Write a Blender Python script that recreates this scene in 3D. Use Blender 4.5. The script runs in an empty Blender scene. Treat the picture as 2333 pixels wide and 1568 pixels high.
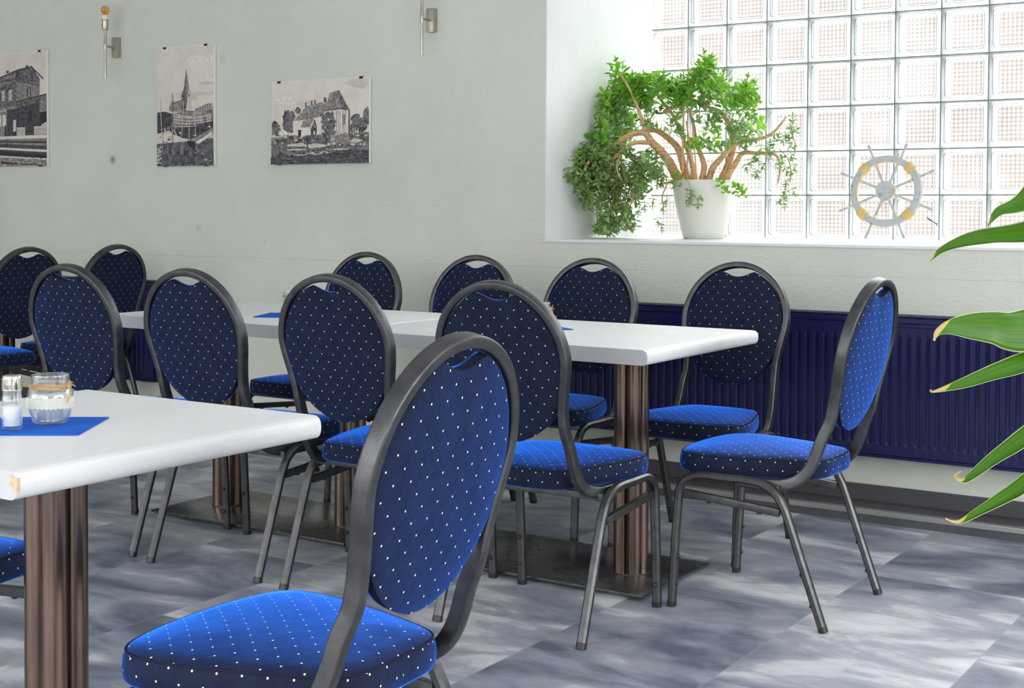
import bpy, bmesh, math, random
from mathutils import Vector, Matrix
C = bpy.context.scene.collection
PI = math.pi
H = 1.125            # camera height
WY = 5.02            # inner face of the window wall
GY = 5.994           # front face of the glass blocks
NX = -3.117          # left edge of the window niche
SZ = 0.995           # sill height
TZ = 0.74            # table height

# ------------------------------------------------------------------ materials
def nmat(name):
    m = bpy.data.materials.new(name); m.use_nodes = True
    nt = m.node_tree; nt.nodes.clear()
    out = nt.nodes.new('ShaderNodeOutputMaterial')
    return m, nt, out
def node(nt, typ, **kw):
    n = nt.nodes.new(typ)
    for k, v in kw.items():
        if k.startswith('i_'):
            n.inputs[k[2:].replace('_', ' ')].default_value = v
        elif k.startswith('n_'):
            n.inputs[int(k[2:])].default_value = v
        else:
            setattr(n, k, v)
    return n
def L(nt, a, b): nt.links.new(a, b)
def math_n(nt, op, a, b=None, c=None, clamp=False):
    n = nt.nodes.new('ShaderNodeMath'); n.operation = op; n.use_clamp = clamp
    for i, v in enumerate((a, b, c)):
        if v is None: continue
        if isinstance(v, (int, float)): n.inputs[i].default_value = v
        else: nt.links.new(v, n.inputs[i])
    return n.outputs[0]
def ramp(nt, fac, stops, interp='LINEAR'):
    r = nt.nodes.new('ShaderNodeValToRGB'); r.color_ramp.interpolation = interp
    el = r.color_ramp.elements
    while len(el) < len(stops): el.new(0.5)
    for e, (p, c) in zip(el, stops):
        e.position = p; e.color = (c[0], c[1], c[2], 1)
    nt.links.new(fac, r.inputs[0]); return r.outputs[0]
def mixc(nt, fac, a, b, mode='MIX'):
    n = nt.nodes.new('ShaderNodeMix'); n.data_type = 'RGBA'; n.blend_type = mode
    for sock, v in ((n.inputs[0], fac), (n.inputs[6], a), (n.inputs[7], b)):
        if isinstance(v, (int, float)): sock.default_value = v
        elif isinstance(v, tuple): sock.default_value = (v[0], v[1], v[2], 1)
        else: nt.links.new(v, sock)
    return n.outputs[2]
def noise(nt, vec, scale, detail=3, rough=.5, dist=0):
    n = node(nt, 'ShaderNodeTexNoise'); n.inputs['Scale'].default_value = scale
    n.inputs['Detail'].default_value = detail; n.inputs['Roughness'].default_value = rough
    n.inputs['Distortion'].default_value = dist
    if vec is not None: nt.links.new(vec, n.inputs['Vector'])
    return n
def coord(nt, which='Object'):
    return node(nt, 'ShaderNodeTexCoord').outputs[which]
def mapping(nt, vec, scale=(1, 1, 1), loc=(0, 0, 0)):
    n = node(nt, 'ShaderNodeMapping'); n.inputs['Scale'].default_value = scale; n.inputs['Location'].default_value = loc
    nt.links.new(vec, n.inputs['Vector']); return n.outputs[0]
def bump(nt, height, strength=.3, dist=.002):
    b = node(nt, 'ShaderNodeBump'); b.inputs['Strength'].default_value = strength; b.inputs['Distance'].default_value = dist
    nt.links.new(height, b.inputs['Height']); return b.outputs[0]
def pbsdf(nt, out, color=None, rough=.5, metal=0., spec=.5, normal=None, **kw):
    p = node(nt, 'ShaderNodeBsdfPrincipled')
    if isinstance(color, tuple): p.inputs['Base Color'].default_value = (*color, 1)
    elif color is not None: nt.links.new(color, p.inputs['Base Color'])
    if isinstance(rough, (int, float)): p.inputs['Roughness'].default_value = rough
    else: nt.links.new(rough, p.inputs['Roughness'])
    p.inputs['Metallic'].default_value = metal; p.inputs['Specular IOR Level'].default_value = spec
    if normal is not None: nt.links.new(normal, p.inputs['Normal'])
    for k, v in kw.items(): p.inputs[k].default_value = v
    nt.links.new(p.outputs[0], out.inputs[0]); return p
def simple(name, color, rough=.5, metal=0., spec=.5, nscale=0, nstr=.2, var=0., **kw):
    m, nt, out = nmat(name)
    col = color; nrm = None
    if nscale:
        n = noise(nt, coord(nt), nscale, 3)
        nrm = bump(nt, n.outputs[0], nstr, .001)
        if var:
            col = mixc(nt, n.outputs[0], tuple(c*(1-var) for c in color), tuple(min(1, c*(1+var)) for c in color))
    pbsdf(nt, out, col, rough, metal, spec, nrm, **kw)
    return m

def plaster(name, col, seam=True, spots=True):
    m, nt, out = nmat(name)
    v = coord(nt)
    n1 = noise(nt, mapping(nt, v, (.7, 1, 1.2)), 55, 5, .6, .8)
    n2 = noise(nt, v, 1.3, 4, .6)
    n3 = noise(nt, v, 9, 3, .6)
    c = ramp(nt, n2.outputs[0], [(.3, tuple(x*.93 for x in col)), (.7, tuple(min(1, x*1.05) for x in col))])
    c = mixc(nt, math_n(nt, 'MULTIPLY', n3.outputs[0], .12), c, tuple(x*.8 for x in col))
    sx = node(nt, 'ShaderNodeSeparateXYZ'); L(nt, v, sx.inputs[0])
    hgt = math_n(nt, 'ADD', n1.outputs[0], math_n(nt, 'MULTIPLY', n3.outputs[0], .5))
    if seam:   # hairline joint in the plaster
        wob = noise(nt, mapping(nt, v, (1.5, 0, 0)), 1.0, 4, .7)
        dz = math_n(nt, 'ABSOLUTE', math_n(nt, 'SUBTRACT', math_n(nt, 'SUBTRACT', sx.outputs[2], .8655), math_n(nt, 'MULTIPLY', wob.outputs[0], .02)))
        br = noise(nt, mapping(nt, v, (2.2, 0, 0)), 1.0, 2, .5)
        ln = math_n(nt, 'MULTIPLY', math_n(nt, 'LESS_THAN', dz, .0016), math_n(nt, 'MULTIPLY', math_n(nt, 'SUBTRACT', br.outputs[0], .30), 1.2), clamp=True)
        c = mixc(nt, ln, c, tuple(x*.55 for x in col))
        hgt = math_n(nt, 'SUBTRACT', hgt, math_n(nt, 'MULTIPLY', ln, 1.2))
    if spots:
        for (px, pz, r, a) in ((-5.83, 1.376, .030, .75), (-5.191, 1.018, .026, .22), (-5.02, 1.87, .035, .14), (-4.73, .96, .018, .12)):
            d = math_n(nt, 'SQRT', math_n(nt, 'ADD', math_n(nt, 'POWER', math_n(nt, 'SUBTRACT', sx.outputs[0], px), 2.), math_n(nt, 'POWER', math_n(nt, 'SUBTRACT', sx.outputs[2], pz), 2.)))
            f = math_n(nt, 'MULTIPLY', math_n(nt, 'SUBTRACT', 1., math_n(nt, 'DIVIDE', math_n(nt, 'ADD', d, math_n(nt, 'MULTIPLY', n1.outputs[0], .012)), r + .006)), a*1.4, clamp=True)
            c = mixc(nt, f, c, (.10, .115, .11))
    pbsdf(nt, out, c, .85, 0, .25, bump(nt, hgt, .55, .006))
    return m

M = {}
M['wall'] = plaster('wall_plaster', (.63, .655, .59))
M['white'] = plaster('white_plaster', (.73, .75, .745), False, False)
M['ceil'] = simple('ceiling_paint', (.85, .85, .84), .9)
M['sill'] = simple('sill_paint', (.72, .73, .74), .45, nscale=30, nstr=.1)

def floor_mat():
    m, nt, out = nmat('vinyl_floor_tiles')
    v = coord(nt); s = node(nt, 'ShaderNodeSeparateXYZ'); L(nt, v, s.inputs[0])
    X, Y = s.outputs[0], s.outputs[1]
    u = math_n(nt, 'DIVIDE', math_n(nt, 'ADD', X, 1.395), .494)
    i = math_n(nt, 'FLOOR', u); fu = math_n(nt, 'FRACT', u)
    w = math_n(nt, 'DIVIDE', math_n(nt, 'SUBTRACT', math_n(nt, 'ADD', Y, math_n(nt, 'MULTIPLY', i, .642)), 3.008 - 11.45), 1.145)
    j = math_n(nt, 'FLOOR', w); fw = math_n(nt, 'FRACT', w)
    cmb = node(nt, 'ShaderNodeCombineXYZ'); L(nt, i, cmb.inputs[0]); L(nt, j, cmb.inputs[1])
    wn = node(nt, 'ShaderNodeTexWhiteNoise'); wn.noise_dimensions = '2D'; L(nt, cmb.outputs[0], wn.inputs['Vector'])
    off = node(nt, 'ShaderNodeVectorMath', operation='SCALE'); L(nt, wn.outputs['Color'], off.inputs[0]); off.inputs['Scale'].default_value = 37.
    ad = node(nt, 'ShaderNodeVectorMath', operation='ADD'); L(nt, v, ad.inputs[0]); L(nt, off.outputs[0], ad.inputs[1])
    p = ad.outputs[0]
    n1 = noise(nt, mapping(nt, p, (1.0, 1.9, 1)), 2.0, 5, .55, .7)
    n2 = noise(nt, mapping(nt, p, (1.5, 3.6, 1)), 2.6, 6, .6, .6)
    n3 = noise(nt, mapping(nt, p, (1, 12, 1)), 14, 4, .6)
    f = math_n(nt, 'ADD', math_n(nt, 'MULTIPLY', n1.outputs[0], .72), math_n(nt, 'MULTIPLY', n2.outputs[0], .28))
    f = math_n(nt, 'ADD', f, math_n(nt, 'MULTIPLY', math_n(nt, 'SUBTRACT', n3.outputs[0], .5), .045))
    f = math_n(nt, 'ADD', f, math_n(nt, 'MULTIPLY', math_n(nt, 'SUBTRACT', wn.outputs['Value'], .5), .10))
    c = ramp(nt, f, [(.38, (.10, .115, .155)), (.45, (.175, .195, .25)), (.50, (.25, .265, .315)), (.545, (.30, .315, .36)), (.58, (.44, .45, .49)), (.66, (.58, .585, .61))])
    eu = math_n(nt, 'MULTIPLY', math_n(nt, 'MINIMUM', fu, math_n(nt, 'SUBTRACT', 1., fu)), .494)
    ew = math_n(nt, 'MULTIPLY', math_n(nt, 'MINIMUM', fw, math_n(nt, 'SUBTRACT', 1., fw)), 1.145)
    e = math_n(nt, 'MINIMUM', eu, ew)
    g = math_n(nt, 'LESS_THAN', e, .0011)
    c = mixc(nt, math_n(nt, 'MULTIPLY', g, .55), c, (.13, .135, .15))
    bv = math_n(nt, 'MULTIPLY', math_n(nt, 'LESS_THAN', e, .003), math_n(nt, 'SUBTRACT', 1., g))
    c = mixc(nt, math_n(nt, 'MULTIPLY', bv, .22), c, (.6, .62, .66))
    hb = math_n(nt, 'SUBTRACT', math_n(nt, 'MULTIPLY', n3.outputs[0], .25), g)
    rg = math_n(nt, 'ADD', .36, math_n(nt, 'MULTIPLY', n2.outputs[0], .18))
    pbsdf(nt, out, c, rg, 0, .42, bump(nt, hb, .25, .001))
    return m
M['floor'] = floor_mat()
M['vinyl'] = simple('vinyl_skirting', (.060, .063, .070), .5, nscale=6, nstr=.05, var=.35)
M['alu'] = simple('aluminium_profile', (.36, .365, .36), .42, .8, nscale=80, nstr=.05)

def fabric(name, base, sheen, dotc, plain=False):
    m, nt, out = nmat(name)
    uv = coord(nt, 'UV'); s = node(nt, 'ShaderNodeSeparateXYZ'); L(nt, uv, s.inputs[0])
    U = math_n(nt, 'DIVIDE', s.outputs[0], .041); V = math_n(nt, 'DIVIDE', s.outputs[1], .045)
    a = math_n(nt, 'ADD', U, V); b = math_n(nt, 'SUBTRACT', U, V)
    da = math_n(nt, 'ABSOLUTE', math_n(nt, 'SUBTRACT', a, math_n(nt, 'ROUND', a)))
    db = math_n(nt, 'ABSOLUTE', math_n(nt, 'SUBTRACT', b, math_n(nt, 'ROUND', b)))
    # round dot in metric space: du=(a'+b')/2*.041 , dv=(a'-b')/2*.045 (signs drop out by symmetry)
    fa = math_n(nt, 'SUBTRACT', a, math_n(nt, 'ROUND', a)); fb = math_n(nt, 'SUBTRACT', b, math_n(nt, 'ROUND', b))
    du = math_n(nt, 'MULTIPLY', math_n(nt, 'ADD', fa, fb), .0205); dv = math_n(nt, 'MULTIPLY', math_n(nt, 'SUBTRACT', fa, fb), .0225)
    d = math_n(nt, 'SQRT', math_n(nt, 'ADD', math_n(nt, 'MULTIPLY', du, du), math_n(nt, 'MULTIPLY', dv, dv)))
    dot = math_n(nt, 'LESS_THAN', d, .0018)
    ob = coord(nt)
    n1 = noise(nt, mapping(nt, ob, (1, 1, .35)), 260, 3, .6)
    n2 = noise(nt, ob, 22, 4, .6)
    col = ramp(nt, math_n(nt, 'ADD', math_n(nt, 'MULTIPLY', n1.outputs[0], .5), math_n(nt, 'MULTIPLY', n2.outputs[0], .5)),
               [(.35, tuple(x*.72 for x in base)), (.65, tuple(x*1.25 for x in base))])
    hgt = math_n(nt, 'MULTIPLY', n1.outputs[0], .25)
    if not plain:
        q = math_n(nt, 'MINIMUM', da, db)
        groove = math_n(nt, 'SUBTRACT', 1., math_n(nt, 'DIVIDE', q, .10), clamp=True)
        line = math_n(nt, 'LESS_THAN', q, .028)
        col = mixc(nt, math_n(nt, 'MULTIPLY', line, .35), col, tuple(min(1, x*1.6) for x in base))
        hgt = math_n(nt, 'SUBTRACT', hgt, math_n(nt, 'MULTIPLY', groove, .75))
    col = mixc(nt, dot, col, dotc)
    bn = bump(nt, hgt, .45, .0022)
    p = pbsdf(nt, out, col, .8, 0, .10, bn)
    sh = node(nt, 'ShaderNodeBsdfSheen'); sh.inputs['Roughness'].default_value = .35; L(nt, bump(nt, n1.outputs[0], .15, .0012), sh.inputs['Normal'])
    pile = math_n(nt, 'ADD', math_n(nt, 'MULTIPLY', n1.outputs[0], .6), math_n(nt, 'MULTIPLY', n2.outputs[0], .4))
    sc_ = mixc(nt, math_n(nt, 'MULTIPLY', math_n(nt, 'SUBTRACT', pile, .3), 2.5, clamp=True), tuple(x*.62 for x in sheen), tuple(x*1.3 for x in sheen))
    sc_ = mixc(nt, math_n(nt, 'MULTIPLY', line, .5), sc_, tuple(x*1.7 for x in sheen)); sc_ = mixc(nt, math_n(nt, 'MULTIPLY', math_n(nt, 'SUBTRACT', groove, line, clamp=True), .60), sc_, tuple(x*.45 for x in sheen))  # quilt lines lightened, grooves darkened: crease shading put into the sheen colour
    L(nt, mixc(nt, dot, sc_, (0, 0, 0)), sh.inputs[0])
    ad = node(nt, 'ShaderNodeAddShader'); L(nt, p.outputs[0], ad.inputs[0]); L(nt, sh.outputs[0], ad.inputs[1]); L(nt, ad.outputs[0], out.inputs[0])
    return m
M['velvet'] = fabric('blue_dotted_velvet', (.0100, .0135, .031), (.028, .270, 1.40), (.70, .64, .44))
M['welt_rim_shade'] = simple('navy_welt_rim_shade', (.010, .014, .036), .9, 0, .1)

def metal_frame():
    m, nt, out = nmat('hammered_black_metal')
    v = coord(nt)
    n = noise(nt, v, 300, 2, .5); n2 = noise(nt, v, 30, 3, .5)
    c = ramp(nt, n2.outputs[0], [(.3, (.070, .071, .074)), (.7, (.110, .111, .115))])
    pbsdf(nt, out, c, .40, .92, .5, bump(nt, n.outputs[0], .26, .0010))
    return m
M['frame'] = metal_frame()
M['rubber'] = simple('black_plastic', (.012, .012, .013), .45)

def tabletop_mat():
    m, nt, out = nmat('pale_laminate')
    v = coord(nt)
    n = noise(nt, mapping(nt, v, (30, 3, 30)), 6, 4, .6); n2 = noise(nt, v, 700, 2, .5); n3 = noise(nt, v, 5, 4, .6)
    f = math_n(nt, 'ADD', math_n(nt, 'MULTIPLY', n.outputs[0], .35), math_n(nt, 'ADD', math_n(nt, 'MULTIPLY', n2.outputs[0], .4), math_n(nt, 'MULTIPLY', n3.outputs[0], .25)))
    c = ramp(nt, f, [(.36, (.65, .655, .67)), (.62, (.76, .765, .77))])
    pbsdf(nt, out, c, .42, 0, .4, bump(nt, n2.outputs[0], .06, .0006))
    return m
M['top'] = tabletop_mat()
M['edge'] = simple('laminate_edge', (.50, .505, .525), .5, nscale=300, nstr=.06, var=.1)
M['chip'] = simple('bare_chipboard', (.62, .46, .30), .9, nscale=200, nstr=.5, var=.4)

def column_mat():
    m, nt, out = nmat('copper_lacquered_steel')
    v = coord(nt)
    n = noise(nt, mapping(nt, v, (14, 14, 1.2)), 2.4, 4, .6); n2 = noise(nt, mapping(nt, v, (40, 40, 1.0)), 4, 3, .6)
    c = ramp(nt, n.outputs[0], [(.30, (.085, .068, .058)), (.48, (.165, .113, .092)), (.68, (.25, .165, .135))])
    c = mixc(nt, math_n(nt, 'MULTIPLY', n2.outputs[0], .35), c, (.10, .075, .06))
    pbsdf(nt, out, c, .24, .95, .5)
    return m
M['column'] = column_mat()

def plate_mat():
    m, nt, out = nmat('scuffed_black_steel')
    v = coord(nt)
    n = noise(nt, mapping(nt, v, (2, 5, 2)), 4, 6, .7, 1.5); n2 = noise(nt, v, 3.5, 4, .6)
    f = math_n(nt, 'MULTIPLY', n.outputs[0], n2.outputs[0])
    c = ramp(nt, f, [(.24, (.026, .026, .026)), (.36, (.038, .039, .040)), (.52, (.11, .113, .113))])
    r = ramp(nt, f, [(.2, (.24, .24, .24)), (.5, (.42, .42, .42))])
    pbsdf(nt, out, c, r, 0, .6, None)
    return m
M['plate'] = plate_mat()
M['radiator'] = simple('navy_radiator_enamel', (.009, .010, .064), .42, 0, .28, nscale=40, nstr=.03)
M['radiator_dark'] = simple('navy_radiator_gap', (.010, .011, .045), .5)

# ------------------------------------------------------------------ mesh builder
class MB:
    def __init__(s): s.v = []; s.f = []; s.m = []; s.uv = {}
    def add(s, verts, faces, mi=0, uvs=None):
        o = len(s.v); s.v.extend([tuple(x) for x in verts])
        for k, f in enumerate(faces):
            if uvs is not None: s.uv[len(s.f)] = [uvs[i] for i in f]
            s.f.append([i + o for i in f]); s.m.append(mi)
    def box(s, c, size, mi=0, bev=0., rot=None):
        bm = bmesh.new(); bmesh.ops.create_cube(bm, size=1)
        for v in bm.verts: v.co = Vector((v.co.x*size[0], v.co.y*size[1], v.co.z*size[2]))
        if bev: bmesh.ops.bevel(bm, geom=bm.edges[:], offset=bev, segments=2, profile=.6, affect='EDGES')
        if rot is not None: bmesh.ops.transform(bm, matrix=rot, verts=bm.verts)
        bm.verts.index_update()
        s.add([v.co + Vector(c) for v in bm.verts], [[v.index for v in f.verts] for f in bm.faces], mi); bm.free()
    def lathe(s, prof, c=(0, 0, 0), seg=24, mi=0, axis=None):
        vs = []; fs = []
        for r, z in prof:
            for k in range(seg):
                a = 2*PI*k/seg; vs.append(Vector((r*math.cos(a), r*math.sin(a), z)))
        for i in range(len(prof)-1):
            for k in range(seg):
                k2 = (k+1) % seg
                fs.append([i*seg+k, i*seg+k2, (i+1)*seg+k2, (i+1)*seg+k])
        if prof[0][0] > 1e-6: fs.append(list(range(seg))[::-1])
        if prof[-1][0] > 1e-6: fs.append([(len(prof)-1)*seg+k for k in range(seg)])
        if axis is not None: vs = [axis @ v for v in vs]
        s.add([v + Vector(c) for v in vs], fs, mi)
    def rod(s, a, b, ra, rb=None, seg=12, mi=0):
        a = Vector(a); b = Vector(b); d = b - a; rb = ra if rb is None else rb
        q = d.to_track_quat('Z', 'Y').to_matrix()
        s.lathe([(ra, 0), (rb, d.length)], a, seg, mi, q)
    def tube(s, pts, rad, seg=8, mi=0, cap=True):
        pts = [Vector(p) for p in pts]; n = len(pts)
        rads = rad if isinstance(rad, (list, tuple)) else [rad]*n
        ref = None; vs = []; fs = []
        for i, p in enumerate(pts):
            t = (pts[min(i+1, n-1)] - pts[max(i-1, 0)])
            t = t.normalized() if t.length > 1e-9 else Vector((0, 0, 1))
            if ref is None:
                ref = t.orthogonal().normalized()
            ref = (ref - t*ref.dot(t)); ref = ref.normalized() if ref.length > 1e-6 else t.orthogonal().normalized()
            b = t.cross(ref)
            for k in range(seg):
                a = 2*PI*k/seg; vs.append(p + (ref*math.cos(a) + b*math.sin(a))*rads[i])
        for i in range(n-1):
            for k in range(seg):
                k2 = (k+1) % seg; fs.append([i*seg+k, i*seg+k2, (i+1)*seg+k2, (i+1)*seg+k])
        if cap: fs.append(list(range(seg))[::-1]); fs.append([(n-1)*seg+k for k in range(seg)])
        s.add(vs, fs, mi)
    def sweep(s, pts, refs, prof, mi=0):
        """rectangular tube: prof = [(p,q)], p along T x ref, q along ref"""
        pts = [Vector(p) for p in pts]; n = len(pts); k = len(prof); vs = []; fs = []
        for i, p in enumerate(pts):
            t = (pts[min(i+1, n-1)] - pts[max(i-1, 0)]).normalized()
            r = Vector(refs[i]); r = (r - t*r.dot(t)).normalized(); b = t.cross(r)
            for (a, c) in prof: vs.append(p + b*a + r*c)
        for i in range(n-1):
            for j in range(k):
                j2 = (j+1) % k; fs.append([i*k+j, i*k+j2, (i+1)*k+j2, (i+1)*k+j])
        fs.append(list(range(k))[::-1]); fs.append([(n-1)*k+j for j in range(k)])
        s.add(vs, fs, mi)
    def build(s, name, mats, parent=None, smooth=40, loc=None):
        me = bpy.data.meshes.new(name); me.from_pydata(s.v, [], s.f)
        mats = mats if isinstance(mats, (list, tuple)) else [mats]
        for m in mats: me.materials.append(m)
        me.polygons.foreach_set('material_index', s.m)
        if s.uv:
            uvl = me.uv_layers.new(name='UVMap')
            for fi, us in s.uv.items():
                p = me.polygons[fi]
                for li, u in zip(p.loop_indices, us): uvl.data[li].uv = u
        me.validate(); me.update()
        bm = bmesh.new(); bm.from_mesh(me); bmesh.ops.recalc_face_normals(bm, faces=bm.faces); bm.to_mesh(me); bm.free()
        if smooth:
            me.shade_smooth(); me.set_sharp_from_angle(angle=math.radians(smooth))
        o = bpy.data.objects.new(name, me); C.objects.link(o)
        if parent is not None: o.parent = parent
        if loc is not None: o.location = loc
        return o
def rrect(w, h, r, n=3):
    pts = []
    for cx, cy, a0 in ((w/2-r, h/2-r, 0), (-w/2+r, h/2-r, 90), (-w/2+r, -h/2+r, 180), (w/2-r, -h/2+r, 270)):
        for k in range(n):
            a = math.radians(a0 + 90*k/(n-1)); pts.append((cx + r*math.cos(a), cy + r*math.sin(a)))
    return pts
def crom(pts, n=6):
    P = [Vector(p) for p in pts]; out = []
    for i in range(len(P)-1):
        p0 = P[max(i-1, 0)]; p1 = P[i]; p2 = P[i+1]; p3 = P[min(i+2, len(P)-1)]
        for k in range(n):
            t = k/n
            out.append(.5*((2*p1) + (p2-p0)*t + (2*p0-5*p1+4*p2-p3)*t*t + (3*p1-p0-3*p2+p3)*t**3))
    out.append(P[-1]); return out
def empty(name, loc=(0, 0, 0), rz=0.):
    o = bpy.data.objects.new(name, None); C.objects.link(o); o.location = loc; o.rotation_euler = (0, 0, rz); o.empty_display_size = .1
    return o
def tag(o, label=None, cat=None, group=None, kind=None):
    if label: o['label'] = label
    if cat: o['category'] = cat
    if group: o['group'] = group
    if kind: o['kind'] = kind
    return o
def copy_tree(o, parent=None):
    c = o.copy(); C.objects.link(c)
    if parent is not None: c.parent = parent
    for ch in [x for x in o.children]: copy_tree(ch, c)
    return c

# ------------------------------------------------------------------ setting
def struct(name, mb, mats, smooth=0, parent=None):
    o = mb.build(name, mats, parent, smooth)
    if parent is None: o['kind'] = 'structure'
    return o
XL, XR, YB, CZ = -9.0, 3.2, -3.5, 3.05
NR, NT = 1.0, 2.60   # window niche right edge and top
b = MB(); b.box(((XL+XR)/2, (YB+WY+.1)/2, -.05), (XR-XL, WY+.1-YB, .1)); struct('floor', b, M['floor'])
b = MB(); b.box(((XL+XR)/2, (YB+WY)/2, CZ+.05), (XR-XL, WY-YB+.2, .1)); struct('ceiling', b, M['ceil'])
b = MB()
def quad(b, p, mi=0): b.add(p, [[0, 1, 2, 3]], mi)
D2 = GY + .10
# wall with the niche opening: four blocks, outer wall thickness follows the niche depth
b.box(((XL+NX)/2, (WY+D2)/2, CZ/2), (NX-XL, D2-WY, CZ))
b.box(((NX+NR)/2, (WY+D2)/2, (SZ-.012)/2), (NR-NX, D2-WY, SZ-.012))
b.box(((NX+NR)/2, (WY+D2)/2, (NT+CZ)/2), (NR-NX, D2-WY, CZ-NT))
b.box(((NR+XR)/2, (WY+D2)/2, CZ/2), (XR-NR, D2-WY, CZ))
wall = struct('wall_back', b, M['wall'])
b = MB(); b.box((NX+.002, (WY+GY)/2+.001, (SZ+NT)/2), (.004, GY-WY-.004, NT-SZ)); struct('trim_1', b, M['white'])
b = MB(); b.box((NR-.002, (WY+GY)/2+.001, (SZ+NT)/2), (.004, GY-WY-.004, NT-SZ)); struct('trim_2', b, M['white'])
b = MB(); b.box(((NX+NR)/2, (WY+GY)/2+.001, NT-.002), (NR-NX-.01, GY-WY-.004, .004)); struct('trim_3', b, M['white'])
b = MB(); b.box(((NX+NR)/2, (WY+GY)/2+.02, SZ-.006), (NR-NX, GY-WY+.05, .012), bev=.002); struct('windowsill', b, M['sill'])
b = MB(); b.box((XL-.05, (YB+WY)/2, CZ/2), (.1, WY-YB, CZ)); struct('wall_left', b, M['wall'])
b = MB()
for x0, x1, z0, z1 in ((XL, XR, 0, .8), (XL, XR, 2.75, CZ), (XL, -8.4, .8, 2.75), (-5.2, -4.8, .8, 2.75), (-1.6, -1.2, .8, 2.75), (2.4, XR, .8, 2.75)): b.box(((x0+x1)/2, YB-.05, (z0+z1)/2), (x1-x0, .1, z1-z0))
struct('wall_front', b, M['wall'])  # unseen wall, window openings added to bring in more ambient light
b = MB()
for y0, y1, z0, z1 in ((YB, -.6, 0, CZ), (-.6, 4.6, 0, .85), (-.6, 4.6, 2.65, CZ), (4.6, WY, 0, CZ)): b.box((XR+.1, (y0+y1)/2, (z0+z1)/2), (.2, y1-y0, z1-z0))
struct('wall_right', b, M['wall'])  # unseen wall, window opening put in for strong light from the right
# pipe duct step along the foot of the wall, and skirting
b = MB(); b.box(((XL+XR)/2, (4.850+WY)/2, .0225), (XR-XL, WY-4.850, .045)); struct('trim_4', b, M['vinyl'])
b = MB(); b.box(((XL+XR)/2, 4.8535, .037), (XR-XL, .012, .019), bev=.002); b.box(((XL+XR)/2, 4.862, .0462), (XR-XL, .028, .0016)); struct('trim_5', b, M['alu'])
b = MB(); b.box(((XL+XR)/2, WY-.005, .075), (XR-XL, .010, .06), bev=.002); struct('baseboard_back', b, M['vinyl'])
# house front across the yard, seen through the blocks
def brick():
    m, nt, out = nmat('pale_brick')
    v = coord(nt)
    n = noise(nt, mapping(nt, v, (1, 1, 1)), .9, 3, .6)
    c = ramp(nt, n.outputs[0], [(.35, (.105, .094, .090)), (.5, (.128, .110, .100)), (.62, (.142, .138, .135))])
    s = node(nt, 'ShaderNodeSeparateXYZ'); L(nt, v, s.inputs[0])
    st = math_n(nt, 'LESS_THAN', math_n(nt, 'FRACT', math_n(nt, 'DIVIDE', s.outputs[2], .083)), .16)
    c = mixc(nt, math_n(nt, 'MULTIPLY', st, .5), c, (.152, .150, .147))
    pbsdf(nt, out, c, .9, 0, .2); return m
b = MB(); b.box((-3., 13.2, 2.0), (26, .4, 4.6)); struct('exterior_wall', b, brick())
b = MB(); b.box((-3., 9.6, -.35), (26, 7.0, .1)); struct('exterior_ground', b, simple('exterior_paving', (.55, .54, .52), .9))

# glass blocks
def glass_face(name, axis, body):
    m, nt, out = nmat(name)
    v = coord(nt); s = node(nt, 'ShaderNodeSeparateXYZ'); L(nt, v, s.inputs[0])
    p = math_n(nt, 'FRACT', math_n(nt, 'DIVIDE', s.outputs[axis], .0182))
    d = math_n(nt, 'ABSOLUTE', math_n(nt, 'SUBTRACT', p, .5))
    n = noise(nt, v, 7, 3, .6)
    rib = math_n(nt, 'MULTIPLY', math_n(nt, 'SUBTRACT', 1., math_n(nt, 'DIVIDE', d, .36), clamp=True), math_n(nt, 'ADD', .25, math_n(nt, 'MULTIPLY', n.outputs[0], .9)), clamp=True)
    tr = node(nt, 'ShaderNodeBsdfTransparent'); L(nt, mixc(nt, rib, (.99, .99, .99), (.46, .455, .47)), tr.inputs[0])
    tl = node(nt, 'ShaderNodeBsdfTranslucent'); tl.inputs[0].default_value = (.95, .96, .96, 1)
    mx = node(nt, 'ShaderNodeMixShader'); mx.inputs[0].default_value = body; L(nt, tr.outputs[0], mx.inputs[1]); L(nt, tl.outputs[0], mx.inputs[2])
    L(nt, mx.outputs[0], out.inputs[0]); return m
def glass_flat(name, tcol, lcol, fac):
    m, nt, out = nmat(name)
    tr = node(nt, 'ShaderNodeBsdfTransparent'); tr.inputs[0].default_value = (*tcol, 1)
    tl = node(nt, 'ShaderNodeBsdfTranslucent'); tl.inputs[0].default_value = (*lcol, 1)
    mx = node(nt, 'ShaderNodeMixShader'); mx.inputs[0].default_value = fac; L(nt, tr.outputs[0], mx.inputs[1]); L(nt, tl.outputs[0], mx.inputs[2])
    L(nt, mx.outputs[0], out.inputs[0]); return m
M['pane_v'] = glass_face('glass_vertical_ribs', 0, .025)
M['pane_h'] = glass_face('glass_level_ribs', 2, .025)
M['gedge'] = glass_flat('glass_clear_rim', (.97, .985, .98), (.96, .97, .96), .16)
M['gline'] = glass_flat('glass_thick_edge', (.22, .26, .29), (.4, .45, .47), .12)
M['mortar'] = simple('grey_mortar', (.20, .225, .23), .95, nscale=60, nstr=.4, var=.4)
win = empty('window_1', (-1.06, GY, SZ)); win['kind'] = 'structure'
gb = MB(); mo = MB()
JX0, JZ0 = -2.9255, 1.125 + .8662
cols = [-1 + i for i in range(20)]; rowsz = [JZ0 - .2*k for k in range(-3, 5)]
def rpoly(x0, x1, z0, z1, r, y, n=4):
    cx, cz = (x0+x1)/2, (z0+z1)/2
    return [(cx+p, y, cz+q) for p, q in rrect(x1-x0, z1-z0, r, n)]
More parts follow.
